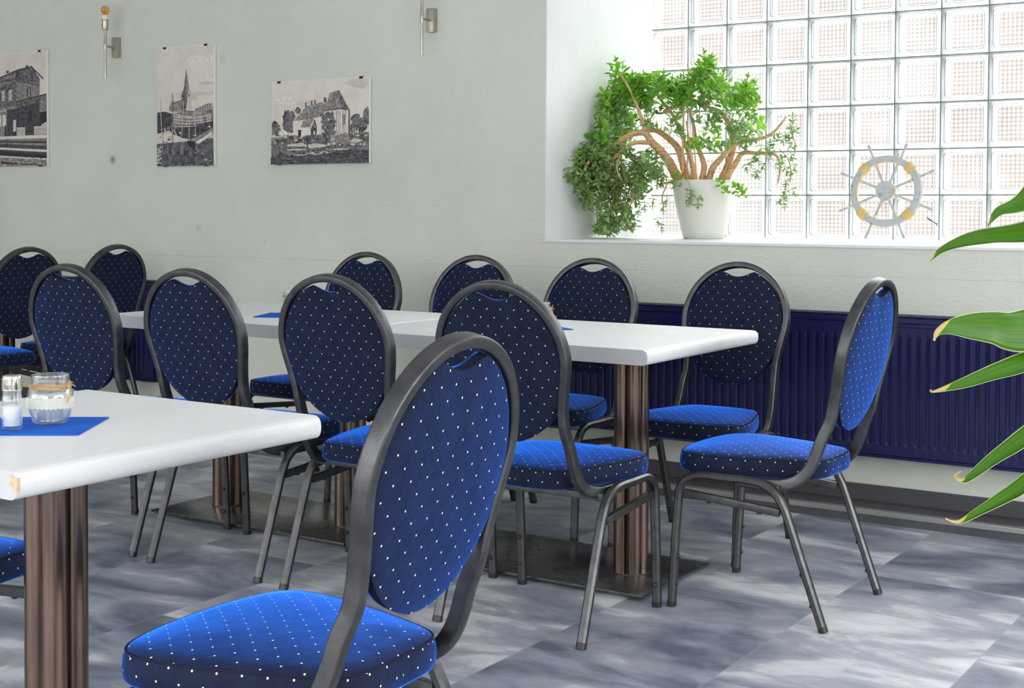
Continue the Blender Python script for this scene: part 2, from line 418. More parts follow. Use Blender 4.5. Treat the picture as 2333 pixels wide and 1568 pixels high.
for ci in cols:
    for zt in rowsz:
        x0 = JX0 + .2*ci; x1 = x0 + .2; z1 = zt; z0 = zt - .2
        g = .0031
        def ring(a, bb, mi):
            k = len(a); gb.add(a + bb, [[i, (i+1) % k, k+(i+1) % k, k+i] for i in range(k)], mi)
        for (y, s1, pm) in ((0., 1, 0), (.075, -1, 1)):
            A = rpoly(x0+g, x1-g, z0+g, z1-g, .008, y + .004*s1)
            B = rpoly(x0+.017, x1-.017, z0+.017, z1-.017, .016, y)
            B2 = rpoly(x0+.0195, x1-.0195, z0+.0195, z1-.0195, .016, y)
            D_ = rpoly(x0+.026, x1-.026, z0+.026, z1-.026, .014, y + .002*s1)
            E_ = rpoly(x0+.0275, x1-.0275, z0+.0275, z1-.0275, .013, y + .002*s1)
            ring(A, B, 2); ring(B, B2, 3 if pm == 0 else 2); ring(B2, D_, 2); ring(D_, E_, 3); gb.add(E_, [list(range(len(E_)))], pm)
        A = rpoly(x0+g, x1-g, z0+g, z1-g, .008, .004); B = rpoly(x0+g, x1-g, z0+g, z1-g, .008, .071)
        ring(A, B, 2)
xa, xb, za, zb = JX0-.2, JX0 + .2*19, JZ0-1.0, JZ0+.6
for ci in range(-1, 20): mo.box((JX0+.2*ci, .038, (za+zb)/2), (.0062, .062, zb-za))
for k in range(-3, 5):
    for ci in range(-1, 19): mo.box((JX0+.2*ci+.1, .038, JZ0-.2*k), (.1938, .062, .0062))
for o in (gb.build('glass_blocks', [M['pane_v'], M['pane_h'], M['gedge'], M['gline']], None, 0), mo.build('mortar_joints', M['mortar'], None, 0)):
    o.parent = win; o.location = (1.06, 0, -SZ)

# ------------------------------------------------------------------ banquet chair (local: faces +y, origin on the floor)
RAKE = .215
BN = Vector((0, 1, RAKE)).normalized()       # out of the back, towards the sitter
BU = Vector((0, -RAKE, 1)).normalized()
def back_y(z): return -.205 - RAKE*(z - .50)
CEN = Vector((0, back_y(.735), .735))
def bp(x, z, w=0.):
    """point on the raked back plane at lateral x, height z, w towards the sitter"""
    return Vector((x, back_y(z), z)) + BN*w
TA, TB, TC = .191, .194, .735
def half_profile():
    low = [(.200, .03, .3745), (.1955, -.05, .3735), (.188, -.092, .3755), (.1795, -.130, .389), (.1755, -.160, .418), (.1735, -.180, .458), (.1705, -.1955, .505), (.1665, -.2165, .555), (.1675, back_y(.60), .60), (.1755, back_y(.65), .65), (.1850, back_y(.695), .695)]
    up = []
    for k in range(0, 15):
        a = math.radians(90*k/14); x = TA*math.cos(a); z = TC + TB*math.sin(a); up.append((x, back_y(z), z))
    return [tuple(p) for p in crom(low, 4)][:-1] + [tuple(p) for p in crom([low[-1]] + up, 2)]
HP = half_profile()
TUBEP = rrect(.0205, .031, .0045, 4)
def make_chair(name):
    root = empty(name)
    # --- back frame: one bent tube from under the seat round the top and back
    pts = HP + [(-x, y, z) for (x, y, z) in HP[::-1][1:]]
    refs = []
    n = len(pts)
    for i, p in enumerate(pts):
        t = Vector(pts[min(i+1, n-1)]) - Vector(pts[max(i-1, 0)])
        if p[2] < .56:
            r = Vector((0, -t.z, t.y)) if p[0] < 0 else Vector((0, t.z, -t.y))
            if r.length < 1e-6: r = Vector((0, 0, 1))
            r.normalize()
        else: r = BN.copy()
        refs.append(r)
    m = MB(); m.sweep(pts, refs, TUBEP); m.build('back_frame', M['frame'], root, 50)
    # --- side frames: a front and a rear leg of bent square tube on each side
    sq = rrect(.0215, .0250, .0055, 2)
    prof_f = crom([(.012, .222), (.17, .2135), (.300, .2045), (.340, .1985), (.365, .181), (.379, .155), (.3835, .125), (.3835, .06)], 5)
    prof_r = crom([(.012, -.2225), (.15, -.1735), (.29, -.1235), (.325, -.108), (.353, -.090), (.374, -.060), (.3835, -.02), (.3835, .06)], 5)
    for sx in (-1, 1):
        for nm, pr in (('leg', prof_f), ('leg', prof_r)):
            m = MB(); P = [(sx*.2225, p[1], p[0]) for p in [(q.x, q.y) for q in [Vector((a[0], a[1], 0)) for a in pr]]]
            m.sweep(P, [(1, 0, 0)]*len(P), sq)
            leg = m.build(nm, M['frame'], root, 30)
            c = MB(); f0 = Vector(P[0]); d = (Vector(P[1]) - f0).normalized()
            c.sweep([f0 - d*.0125, f0 - d*.011, f0 - d*.006, f0 + d*.004], [(1, 0, 0)]*4, rrect(.0225, .0255, .007, 4)); 
            c.build('foot_cap', M['rubber'], leg, 50)
            s = -1 if pr is prof_f else 1
            for zz in (.065, .145):
                i = min(range(len(P)), key=lambda k: abs(P[k][2]-zz)); q0 = Vector(P[i])
                # interpolate along the straight run
                i2 = min(i+1, len(P)-1); i1 = i2-1; t = (zz-P[i1][2])/(P[i2][2]-P[i1][2]); q0 = Vector(P[i1]).lerp(Vector(P[i2]), t)
                bm_ = MB(); bm_.lathe([(.0062, 0), (.0058, .003), (.0035, .0052), (0, .006)], q0 + Vector((0, s*.012, 0)), 10, 0, Vector((0, s, 0)).to_track_quat('Z', 'Y').to_matrix())
                bm_.build('bumper', M['rubber'], leg, 50)
        m = MB(); m.box((sx*.2225, .042, .3165), (.0165, .285, .0215), bev=.003, rot=Matrix.Rotation(math.radians(4.6), 4, 'X'))
        for yy in (-.04, .11): m.box((sx*.2225, yy, .3165 + (yy-.042)*.08 - .0125), (.009, .012, .006), 1, .002)
        m.build('stretcher', [M['frame'], M['rubber']], root, 40)
    m = MB(); m.box((0, -.083, .364), (.425, .020, .020), bev=.003); m.build('crossbar', M['frame'], root, 40)
    m = MB(); m.box((0, .168, .378), (.425, .020, .016), bev=.003); m.build('crossbar', M['frame'], root, 40)
    # --- seat
    half = [(0, -.187), (.06, -.186), (.098, -.180), (.126, -.164), (.146, -.130), (.170, -.065), (.195, .02), (.211, .09), (.2145, .145), (.205, .192), (.172, .224), (.11, .241), (.05, .2475), (0, .249)]
    hs = crom([(x, y, 0) for x, y in half], 3)
    ol = [(p.x, p.y) for p in hs] + [(-p.x, p.y) for p in hs[::-1][1:-1]]
    N = len(ol); cx, cy = 0, .03
    rings = [(-.020, .3865), (-.004, .3875), (0, .393), (.0015, .408), (0, .424), (-.003, .4325), (-.009, .4385)]
    def inset(d):
        out = []
        for i in range(N):
            a = Vector(ol[i-1]); p = Vector(ol[i]); c2 = Vector(ol[(i+1) % N]); t = (c2-a).normalized(); nrm = Vector((t.y, -t.x))
            if nrm.dot(p-Vector((cx, cy))) < 0: nrm = -nrm
            out.append(p + nrm*d)
        return out
    vs = []; arc = [0.]
    for i in range(N): arc.append(arc[-1] + (Vector(ol[(i+1) % N])-Vector(ol[i])).length)
    m = MB(); zs = []
    for d, z in rings: vs += [(*p, z) for p in inset(d)]
    K = len(rings)
    last = inset(rings[-1][0])
    for f, z in ((.86, .4445), (.66, .4505), (.42, .4545), (.18, .4560)):
        vs += [(cx+(p.x-cx)*f, cy+(p.y-cy)*f, z) for p in last]
    KT = K + 4
    def fade(i, r): return [r*N+i, r*N+(i+1) % N, (r+1)*N+(i+1) % N, (r+1)*N+i]
    fs = []; uvs = []
    for r in range(KT-1):
        for i in range(N):
            f = fade(i, r); o = len(m.f)
            if r < 5:
                u0, u1 = arc[i], arc[i+1]; z0, z1 = vs[f[0]][2], vs[f[2]][2]
                m.uv[len(fs)] = [(u0, z0-.003), (u1, z0-.003), (u1, z1-.003), (u0, z1-.003)]
            else: m.uv[len(fs)] = [(vs[k][0], vs[k][1]) for k in f]
            fs.append(f)
    m.uv[len(fs)] = [(vs[k][0], vs[k][1]) for k in range((KT-1)*N, KT*N)]; fs.append(list(range((KT-1)*N, KT*N)))
    m.uv[len(fs)] = [(0, 0)]*N; fs.append(list(range(N))[::-1])
    m.v = [tuple(v) for v in vs]; m.f = fs; m.m = [0]*len(fs)
    seat = m.build('seat', M['velvet'], root, 60)
    pm = MB(); pp = [(*p, .4352) for p in inset(-.0045)]; pp.append(pp[0]); pm.tube(pp, .0020, 6, 0, False); pm.build('piping', M['welt_rim_shade'], seat, 60)
    # --- back: padded front and plain rear panel, scooped under the grip hole
    ns = 72
    def outline(sc, zc=.7175):
        out = []
        for k in range(ns):
            a = 2*PI*k/ns; x = .1805*math.cos(a)*sc
            z = zc + (.1985 if math.sin(a) > 0 else .203)*math.sin(a)*sc
            if z > .735:   # follow the inside of the tube
                lim = TC + (TB-.0095)*math.sqrt(max(0, 1-(x/.183)**2)) if abs(x) < .183 else TC
                z = min(z, lim - (1-sc)*.2)
            zs_ = .886 + .022*(abs(x)/.062)**1.8 - (1-sc)*.19
            if abs(x) < .078 and z > zs_: z = zs_
            out.append((x, z))
        return out
    def shell(name, wr, wo, wc, mat, parent, rim):
        m = MB(); vs = []; fs = []
        lv = [(1.0, wr), (1.0, wr+(wo-wr)*.66), (1.0, wo), (.985, wo + (wc-wo)*.12), (.93, wo + (wc-wo)*.34), (.78, wo + (wc-wo)*.68), (.52, wo + (wc-wo)*.92), (.2, wc)]
        for sc, w in lv: vs += [tuple(bp(x, z, w)) for x, z in outline(sc)]
        flat = []
        for sc, w in lv: flat += [(x, z) for x, z in outline(sc)]
        for r in range(len(lv)-1):
            for i in range(ns):
                f = [r*ns+i, r*ns+(i+1) % ns, (r+1)*ns+(i+1) % ns, (r+1)*ns+i]
                m.uv[len(fs)] = [(flat[k][0], flat[k][1]/math.cos(.21)-.0105) for k in f]; fs.append(f)
        q = list(range((len(lv)-1)*ns, len(lv)*ns)); m.uv[len(fs)] = [(flat[k][0], flat[k][1]/math.cos(.21)-.0105) for k in q]; fs.append(q)
        q = list(range(ns))[::-1]; m.uv[len(fs)] = [(flat[k][0], flat[k][1]) for k in q]; fs.append(q)
        m.v = vs; m.f = fs; m.m = [1]*ns + [rim]*ns + [0]*(len(fs)-2*ns)  # pad rims in dark navy: shade of the scoop put into their colour
        return m.build(name, [mat, M['welt_rim_shade']], parent, 55)
    shell('backrest', -.002, .012, .030, M['velvet'], root, 0)
    shell('back_panel', -.002, -.0095, -.0185, M['velvet'], root, 1)
    return root
chair0 = make_chair('banquet_chair')
R90 = PI/2
G_ROW = 'blue dotted banquet chairs around the tables'
# x, y, heading (0 faces the window wall), label
CH = [
 (-1.478, 1.662, R90+.05, 'large blue dotted banquet chair in the right foreground, quilted seat facing the near table'),
 (-1.527, 3.733, R90, 'blue banquet chair at the right end of the long table, seen side-on before the radiator'),
 (-1.996, 3.250, .03, 'dotted navy chair back just behind the foreground chair, nearest the table corner'),
 (-2.556, 3.250, .02, 'navy chair back just beyond the near table corner, left of the foreground chair'),
 (-3.120, 3.250, .035, 'navy chair back straight behind the near table, between the jar and the table corner'),
 (-3.674, 3.250, .05, 'chair with its back to the camera right behind the open jar on the near table'),
 (-2.000, 4.235, PI, 'chair facing the camera beneath the window, seat seen right of the copper table column'),
 (-2.586, 4.226, PI, 'chair facing the camera below the trailing jade plant, its lower back behind the long table'),
 (-3.115, 4.220, PI, 'chair facing the camera whose top peeks over the frontmost navy chair back'),
 (-3.690, 4.240, PI, 'chair facing the camera against bare wall, below and right of the farmhouse picture'),
 (-5.620, 4.100, R90, 'chair at the far left edge, back turned to camera, seat visible under its oval back'),
 (-5.670, 4.660, R90, 'farthest chair in the left corner, in front of the small radiator'),
 (-2.545, 1.610, -R90, 'chair tucked under the near table, only a blue seat corner left of its column'),
]
for k, (x, y, a, lab) in enumerate(CH):
    o = chair0 if k == 0 else copy_tree(chair0)
    o.location = (x, y, 0); o.rotation_euler = (0, 0, a)
    tag(o, lab, 'chair', G_ROW)

# ------------------------------------------------------------------ tables
def make_table(name, lx, ly, columns, plate, label, loc, rz=0., chip=False):
    root = empty(name, loc, rz); tag(root, label, 'table', 'pale laminate restaurant tables')
    hx = lx/2; pr = []
    T = .043
    nose = [(hx-.020, 0), (hx-.012, -.001), (hx-.0055, -.0045), (hx-.0015, -.011), (hx, -.020), (hx-.001, -.030), (hx-.004, -.037), (hx-.009, -.0415), (hx-.016, -.043)]
    pts = nose + [(-x, z) for x, z in nose[::-1]]
    k = len(pts); m = MB()
    vs = [(x, -ly/2, TZ+z) for x, z in pts] + [(x, ly/2, TZ+z) for x, z in pts]
    m.add(vs, [[i, (i+1) % k, k+(i+1) % k, k+i] for i in range(k)], 0)
    m.add([(x, -ly/2, TZ+z) for x, z in pts], [list(range(k))], 1); m.add([(x, ly/2, TZ+z) for x, z in pts], [list(range(k))[::-1]], 1)
    top = m.build('tabletop', [M['top'], M['edge']], root, 30)
    if chip:
        c = MB(); rnd = random.Random(4); P = []
        for i in range(9):
            a = 2*PI*i/9; P.append((hx-.010+.010*math.cos(a)*rnd.uniform(.5, 1), -ly/2-.0008, TZ-.016+.014*math.sin(a)*rnd.uniform(.5, 1)))
        Q = [(x+.002, y+.004, z) for x, y, z in P]
        c.add(P+Q, [list(range(9))] + [[i, (i+1) % 9, 9+(i+1) % 9, 9+i] for i in range(9)] + [list(range(9, 18))[::-1]])
        c.box((hx-.004, -ly/2+.002, TZ-.020), (.0095, .007, .022), 0, .002)
        tag(c.build('chipped_corner', M['chip'], root, 30), 'pale bare patch where the corner edge is chipped')
    for (cx, cy) in columns:
        m = MB()
        for sx in (-1, 1):
            for sy in (-1, 1):
                m.lathe([(.0235, .017), (.0235, TZ-T)], (cx+sx*.0222, cy+sy*.0222, 0), 28)
        col = m.build('column', M['column'], root, 40)
        c = MB()
        c.lathe([(.058, .016), (.058, .019)], (cx, cy, 0), 32); c.build('column_foot', M['plate'], col, 40)
        c = MB(); c.box((cx, cy, TZ-T-.004), (.18, .26, .008), bev=.002); c.build('mounting_plate', M['plate'], col, 40)
    for (cx, cy, sx, sy) in plate:
        m = MB(); m.box((cx, cy, .0115), (sx, sy, .009), bev=.0025); pl = m.build('base_plate', M['plate'], root, 40)
        for ax in (-1, 1):
            for ay in (-1, 1):
                c = MB(); c.lathe([(.011, 0), (.012, .003), (.012, .007)], (cx+ax*(sx/2-.03), cy+ay*(sy/2-.03), 0), 14); c.build('glide', M['rubber'], pl, 40)
    return root
make_table('dining_table', 1.105, .758, [(.302, 0), (-.302, 0)], [(0, 0, .92, .455)], 'right-hand table of the long row, pale top running to the side-on chair', (-2.300, 3.727, 0))
make_table('dining_table', 1.105, .758, [(.297, 0), (-.297, 0)], [(0, 0, .92, .455)], 'left-hand table of the long row, end corner showing between two chair backs', (-3.407, 3.727, 0))
make_table('dining_table', .665, .665, [(0, 0)], [(0, 0, .44, .44)], 'near square table at the left with jar, salt shaker and chipped front corner', (-2.0235, 1.6105, 0), 0, True)
make_table('dining_table', 1.105, .70, [(.29, 0), (-.29, 0)], [(0, 0, .90, .44)], 'table at the far left edge, mostly hidden, a brown column under the leftmost chair', (-6.20, 4.32, 0), R90)

# ------------------------------------------------------------------ radiators
def make_radiator(name, x0, x1, label, therm=None):
    root = empty(name, ((x0+x1)/2, WY, .225)); tag(root, label, 'radiator', 'navy panel radiators')
    z0, z1 = .226, .742; yf = WY - .112   # front of panel
    w = x1-x0; cx = (x0+x1)/2
    m = MB()
    # pressed ribs
    pitch = .0345; n = int((w-.07)/pitch); xs = [x0]; ys = [0.]
    st = x0 + (w - n*pitch)/2
    for i in range(n):
        a = st + i*pitch
        for dx, dd in ((0, 0), (.0095, 0), (.0135, .0085), (.0230, .0085), (.0270, 0)): xs.append(a+dx); ys.append(dd)
    xs.append(st+n*pitch); ys.append(0.); xs.append(x1); ys.append(0.)
    zl = [(z0, 0), (z0+.012, 0), (z0+.0125, .6), (z0+.048, .6), (z0+.060, 1), (z0+.46, 1), (z0+.470, .6)]
    levels = [(z0, -1), (z0+.010, -1), (z0+.014, 0), (z0+.050, 0), (z0+.066, 1), (z1-.088, 1), (z1-.072, 0), (z1-.040, 0), (z1-.036, -1), (z1-.026, -1), (z1-.022, 0), (z1-.006, 0), (z1, .5)]
    vs = []
    for z, f in levels:
        for x, d in zip(xs, ys):
            y = yf + (d if f == 1 else 0)
            if f == -1: y = yf + .005
            if f == .5: y = yf + .008
            vs.append((x, y, z))
    k = len(xs); fs = []
    for r in range(len(levels)-1):
        for i in range(k-1): fs.append([r*k+i, r*k+i+1, (r+1)*k+i+1, (r+1)*k+i])
    m.add(vs, fs)
    m.box((cx, yf+.024, (z0+z1)/2), (w, .020, z1-z0-.002))
    m.build('front_panel', M['radiator'], root, 30)
    c = MB()
    c.box((cx, WY-.040, (z0+z1)/2), (w-.01, .018, z1-z0-.02)); c.build('rear_panel', M['radiator'], root, 30)
    c = MB(); c.box((cx, WY-.060, z1+.001), (w, .10, .004), bev=.0015)
    for i in range(int(w/.05)): c.box((x0+.03+i*.05, WY-.055, z1+.0034), (.036, .05, .0012))
    c.build('top_grille', M['radiator'], root, 30)
    for sx in (x0, x1):
        c = MB(); c.box((sx, WY-.062, (z0+z1)/2+.004), (.003, .088, z1-z0-.02), bev=.001); c.build('side_cover', M['radiator'], root, 30)
    for fx in (x0+.25, x1-.25):
        c = MB(); c.box((fx, WY-.0172, (z0+z1)/2), (.04, .030, .4), bev=.003); c.build('wall_bracket', M['radiator_dark'], root, 30)
    if therm:
        c = MB(); ax = Vector((1, 0, 0)).to_track_quat('Z', 'Y').to_matrix()
        c.lathe([(.010, 0), (.010, .03), (.022, .032), (.024, .04), (.024, .085), (.018, .092), (0, .093)], (x1, WY-.06, z1-.018), 20, 0, ax)
        c.rod((x1+.02, WY-.06, z1-.018), (x1+.02, WY-.003, z1-.018), .008)
        c.build('thermostat_valve', M['radiator_dark'], root, 40)
    for o in root.children: o.location = (-(x0+x1)/2, -WY, -.225)
    return root
make_radiator('wall_mounted_radiator', -2.99, -.42, 'long navy ribbed radiator below the glass block window')
make_radiator('wall_mounted_radiator', -6.30, -5.395, 'short navy radiator on the left wall behind the table corner', True)

# ------------------------------------------------------------------ wall lamps
M['nickel'] = simple('brushed_nickel', (.46, .43, .36), .32, .9, nscale=200, nstr=.05)
M['cream'] = simple('cream_lamp_socket', (.78, .76, .60), .5)
M['wire'] = simple('white_plastic_tie', (.85, .85, .83), .4)
def amber():
    m, nt, out = nmat('amber_bulb_glass')
    tr = node(nt, 'ShaderNodeBsdfTransparent'); tr.inputs[0].default_value = (.96, .72, .36, 1)
    gl = node(nt, 'ShaderNodeBsdfGlossy'); gl.inputs['Roughness'].default_value = .05
    lw = node(nt, 'ShaderNodeLayerWeight'); lw.inputs['Blend'].default_value = .25
    mx = node(nt, 'ShaderNodeMixShader'); L(nt, lw.outputs['Facing'], mx.inputs[0]); L(nt, tr.outputs[0], mx.inputs[1]); L(nt, gl.outputs[0], mx.inputs[2])
    L(nt, mx.outputs[0], out.inputs[0]); return m
M['amber'] = amber(); M['filament'] = simple('amber_filament', (.85, .38, .05), .4)
def make_sconce(x, zc, label, tie=False):
    root = empty('wall_lamp', (x, WY, zc)); tag(root, label, 'wall lamp', 'nickel wall lamps')
    m = MB(); m.box((0, -.0150, 0), (.040, .028, .106), bev=.0015); m.build('wall_box', M['nickel'], root, 40)
    m = MB(); m.rod((0, -.029, 0), (0, -.090, 0), .0055, None, 14); m.lathe([(0.003, -.001), (.003, .001)], (.0200, -.015, 0), 10, 0, Vector((1, 0, 0)).to_track_quat('Z', 'Y').to_matrix()); m.build('arm', M['nickel'], root, 40)
    y = -.088
    m = MB(); m.lathe([(.0062, -.165), (.0066, -.163), (.0066, -.025), (.0078, -.022), (.0078, .022), (.0066, .026), (.0066, .09)], (0, y, 0), 16); m.build('stem', M['nickel'], root, 40)
    m = MB(); m.lathe([(.0066, .085), (.0155, .086), (.0165, .088), (.0165, .134), (.020, .136), (.020, .139), (.012, .140)], (0, y, 0), 20); m.build('cup', M['nickel'], root, 40)
    m = MB(); m.lathe([(.019, .138), (.0195, .141), (.0165, .143), (.0155, .158), (.014, .162), (.010, .162)], (0, y, 0), 20); sk = m.build('socket', M['cream'], root, 40)
    m = MB(); prof = [(.0105, .158), (.013, .166)]
    for k in range(1, 12):
        a = math.radians(-52 + 142*k/11); prof.append((.0235*math.cos(a), .190 + .0235*math.sin(a)))
    prof[-1] = (0, .2135)
    m.lathe(prof, (0, y, 0), 24); bl = m.build('bulb', M['amber'], root, 60)
    m = MB()
    for k in range(4):
        a = PI/2*k; m.rod((.004*math.cos(a), y+.004*math.sin(a), .168), (.009*math.cos(a), y+.009*math.sin(a), .196), .0016, None, 6)
    m.rod((0, y, .16), (0, y, .182), .004, None, 8); m.build('filament', M['filament'], bl, 40)
    if tie:
        m = MB(); pts = []
        for k in range(20):
            a = 2*PI*k/19; pts.append((.0125*math.cos(a)-.001, y+.010*math.sin(a), -.028 - .014*math.sin(a*.5)**2 + .012*math.cos(a)))
        m.tube(pts, .0012, 6); m.tube([(.009, y-.006, -.035), (.006, y-.010, -.055), (.010, y-.011, -.064)], .0012, 6); m.build('tie', M['wire'], root, 40)
    return root
make_sconce(-5.783, 1.968, 'nickel wall lamp with an amber bulb, above and left of the church picture')
make_sconce(-3.708, 1.965, 'nickel wall lamp nearest the window, upper half cut off by the photo edge', True)

# ------------------------------------------------------------------ pictures
def printm(name, col, scale=0, var=0.):
    m, nt, out = nmat(name); c = col
    if scale:
        n = noise(nt, coord(nt), scale, 5, .65)
        c = ramp(nt, n.outputs[0], [(.36, tuple(max(0, x-var) for x in col)), (.64, tuple(min(1, x+var) for x in col))])
    pbsdf(nt, out, c, .28, 0, .4); return m
PM = [printm('print_sky', (.68, .62, .55), 6, .05), printm('print_light', (.72, .66, .59), 60, .10), printm('print_grey', (.24, .222, .215), 70, .12),
      printm('print_dark', (.055, .055, .068), 60, .045), printm('print_foliage', (.12, .115, .115), 150, .19), printm('print_mid', (.14, .132, .14), 90, .13),
      printm('print_water', (.10, .10, .118), 40, .07), printm('print_pale_lines', (.58, .53, .48), 90, .12), printm('print_black', (.02, .02, .025)), printm('print_cloud', (.58, .52, .475), 10, .05)]
SKY, LIGHT, GREY, DARK, FOL, MID, WATER, PALE, BLACK, CLOUD = range(10)
M['board'] = simple('white_hardboard', (.82, .81, .78), .5)
M['clip'] = simple('dark_metal_clip', (.03, .028, .02), .35, .6)
class Print(MB):
    def __init__(s, w, h): super().__init__(); s.w, s.h, s.n = w, h, 0; s.y = -.0161
    def poly(s, pts, mi):
        s.n += 1; y = s.y - .000022*s.n
        P = [((max(0, min(1, p[0]))-.5)*s.w, y, (.5-max(0, min(1, p[1])))*s.h) for p in pts]
        s.add(P, [list(range(len(P)))], mi)
    def rect(s, x0, y0, x1, y1, mi): s.poly([(x0, y0), (x1, y0), (x1, y1), (x0, y1)], mi)
    def line(s, x0, y0, x1, y1, t, mi):
        dx, dy = (x1-x0)*s.w, (y1-y0)*s.h; l = math.hypot(dx, dy) or 1; nx, ny = -dy/l*t/2/s.w, dx/l*t/2/s.h
        s.poly([(x0+nx, y0+ny), (x1+nx, y1+ny), (x1-nx, y1-ny), (x0-nx, y0-ny)], mi)
    def blob(s, x, y, rx, ry, mi, rnd, n=15, jag=.25):
        s.poly([(x+rx*math.cos(2*PI*k/n)*rnd.uniform(1-jag, 1+jag), y+ry*math.sin(2*PI*k/n)*rnd.uniform(1-jag, 1+jag)) for k in range(n)], mi)
def make_picture(x0, x1, z0, z1, label, draw, clips):
    w, h = x1-x0, z1-z0
    root = empty('framed_picture', ((x0+x1)/2, WY, (z0+z1)/2)); tag(root, label, 'picture', 'black and white pictures on the back wall')
    m = MB(); m.box((0, -.009, 0), (w, .014, h), bev=.0006); m.build('backing_board', M['board'], root, 0)
    p = Print(w*.995, h*.995); draw(p); p.build('print', PM, root, 0)
    for cx, top in clips:
        c = MB(); zz = h/2 if top else -h/2; s = 1 if top else -1
        c.box((cx*w, -.0175, zz-s*.004), (.022, .0016, .010), bev=.0005); c.box((cx*w, -.009, zz+s*.001), (.014, .018, .002)); c.build('clip', M['clip'], root, 0)
    return root
def draw_station(p):
    r = random.Random(1)
    p.rect(0, 0, 1, 1, SKY)
    def X(a): return .29 + .71*a/555.     # the right part of the print is what the photo shows
    def Yy(b): return (b-120)/1340.
    q = lambda pts, mi: p.poly([(X(a), Yy(b)) for a, b in pts], mi)
    q([(-230, 480), (0, 405), (222, 325), (222, 780), (-230, 800)], MID)             # long side of the station
    q([(222, 330), (390, 295), (478, 445), (478, 700), (222, 700)], DARK)
    q([(240, 345), (385, 310), (470, 440), (470, 520), (240, 455)], MID)
    for a in (270, 300, 345, 375, 400, 430): p.line(X(a), Yy(350+abs(a-345)*.4), X(a), Yy(470), .002, DARK)
    q([(222, 460), (478, 530), (478, 660), (222, 700)], GREY)
    q([(-230, 470), (0, 405), (230, 318), (390, 290), (520, 440), (520, 462), (390, 312), (228, 340), (0, 425), (-230, 492)], DARK)
    q([(108, 322), (135, 322), (135, 350), (108, 355)], DARK); q([(325, 280), (352, 278), (352, 300), (325, 300)], DARK)
    for a in (-160, -60, 62, 142): q([(a, 440-a*.15), (a+70, 425-a*.15), (a+70, 385-a*.15), (a, 410-a*.15)], GREY)
    for a in (-150, -60, 45, 125):
        q([(a, 555), (a+18, 528), (a+38, 540), (a+46, 690), (a, 705)], DARK); q([(a+6, 560), (a+40, 545), (a+42, 680), (a+6, 692)], PALE)
        p.line(X(a+23), Yy(550), X(a+23), Yy(688), .0022, DARK); p.line(X(a+6), Yy(610), X(a+42), Yy(602), .0018, DARK)
    q([(-230, 505), (222, 440), (222, 452), (-230, 520)], GREY)
    q([(335, 560), (360, 530), (384, 550), (384, 660), (340, 670)], DARK); q([(348, 565), (362, 545), (376, 560), (376, 655), (350, 662)], GREY)
    q([(222, 690), (555, 622), (555, 1110), (110, 1110), (110, 770), (222, 770)], DARK)       # low wing in shade
    q([(230, 705), (555, 640), (555, 700), (230, 770)], MID)
    q([(-230, 800), (222, 740), (222, 775), (-230, 830)], GREY)
    q([(-230, 830), (108, 800), (112, 1105), (-230, 1105)], GREY)
    for a in (-120, -40, 5, 60): q([(a, 850), (a+40, 848), (a+40, 980), (a, 985)], LIGHT)
    q([(355, 820), (392, 815), (392, 935), (355, 940)], BLACK); q([(485, 840), (555, 828), (555, 1000), (485, 1000)], BLACK)
    q([(478, 700), (555, 690), (555, 825), (478, 835)], GREY)
    for a in (8, 88, 190): q([(a, 970), (a+14, 965), (a+20, 1110), (a-4, 1110)], BLACK)
    q([(185, 912), (215, 912), (215, 1040), (180, 1060)], PALE)
    for a0, a1, b0 in ((222, 318, 1003), (415, 555, 998)):
        q([(a0, b0), (a1, b0), (a1, b0+98), (a0, b0+98)], PALE)
        for k in range(int((a1-a0)/9)): p.line(X(a0+5+9*k), Yy(b0+18), X(a0+5+9*k), Yy(b0+92), .0016, DARK)
    q([(500, 980), (555, 950), (555, 1000), (500, 1000)], PALE)
    q([(-230, 1105), (555, 1100), (555, 1145), (-230, 1130)], LIGHT)
    q([(-230, 1130), (555, 1140), (555, 1462), (-230, 1462)], GREY)
    for b0, b1, mi, t in ((1160, 1188, DARK, .012), (1200, 1250, DARK, .018), (1235, 1290, LIGHT, .010), (1270, 1330, DARK, .02), (1290, 1360, BLACK, .02), (1330, 1385, PALE, .010), (1400, 1475, BLACK, .016)):
        p.line(X(-230), Yy(b0-12), X(560), Yy(b1), t, mi)
    for _ in range(60): p.blob(r.random(), r.uniform(.93, .995), r.uniform(.006, .02), r.uniform(.002, .005), r.choice((PALE, DARK, MID)), r, 7)
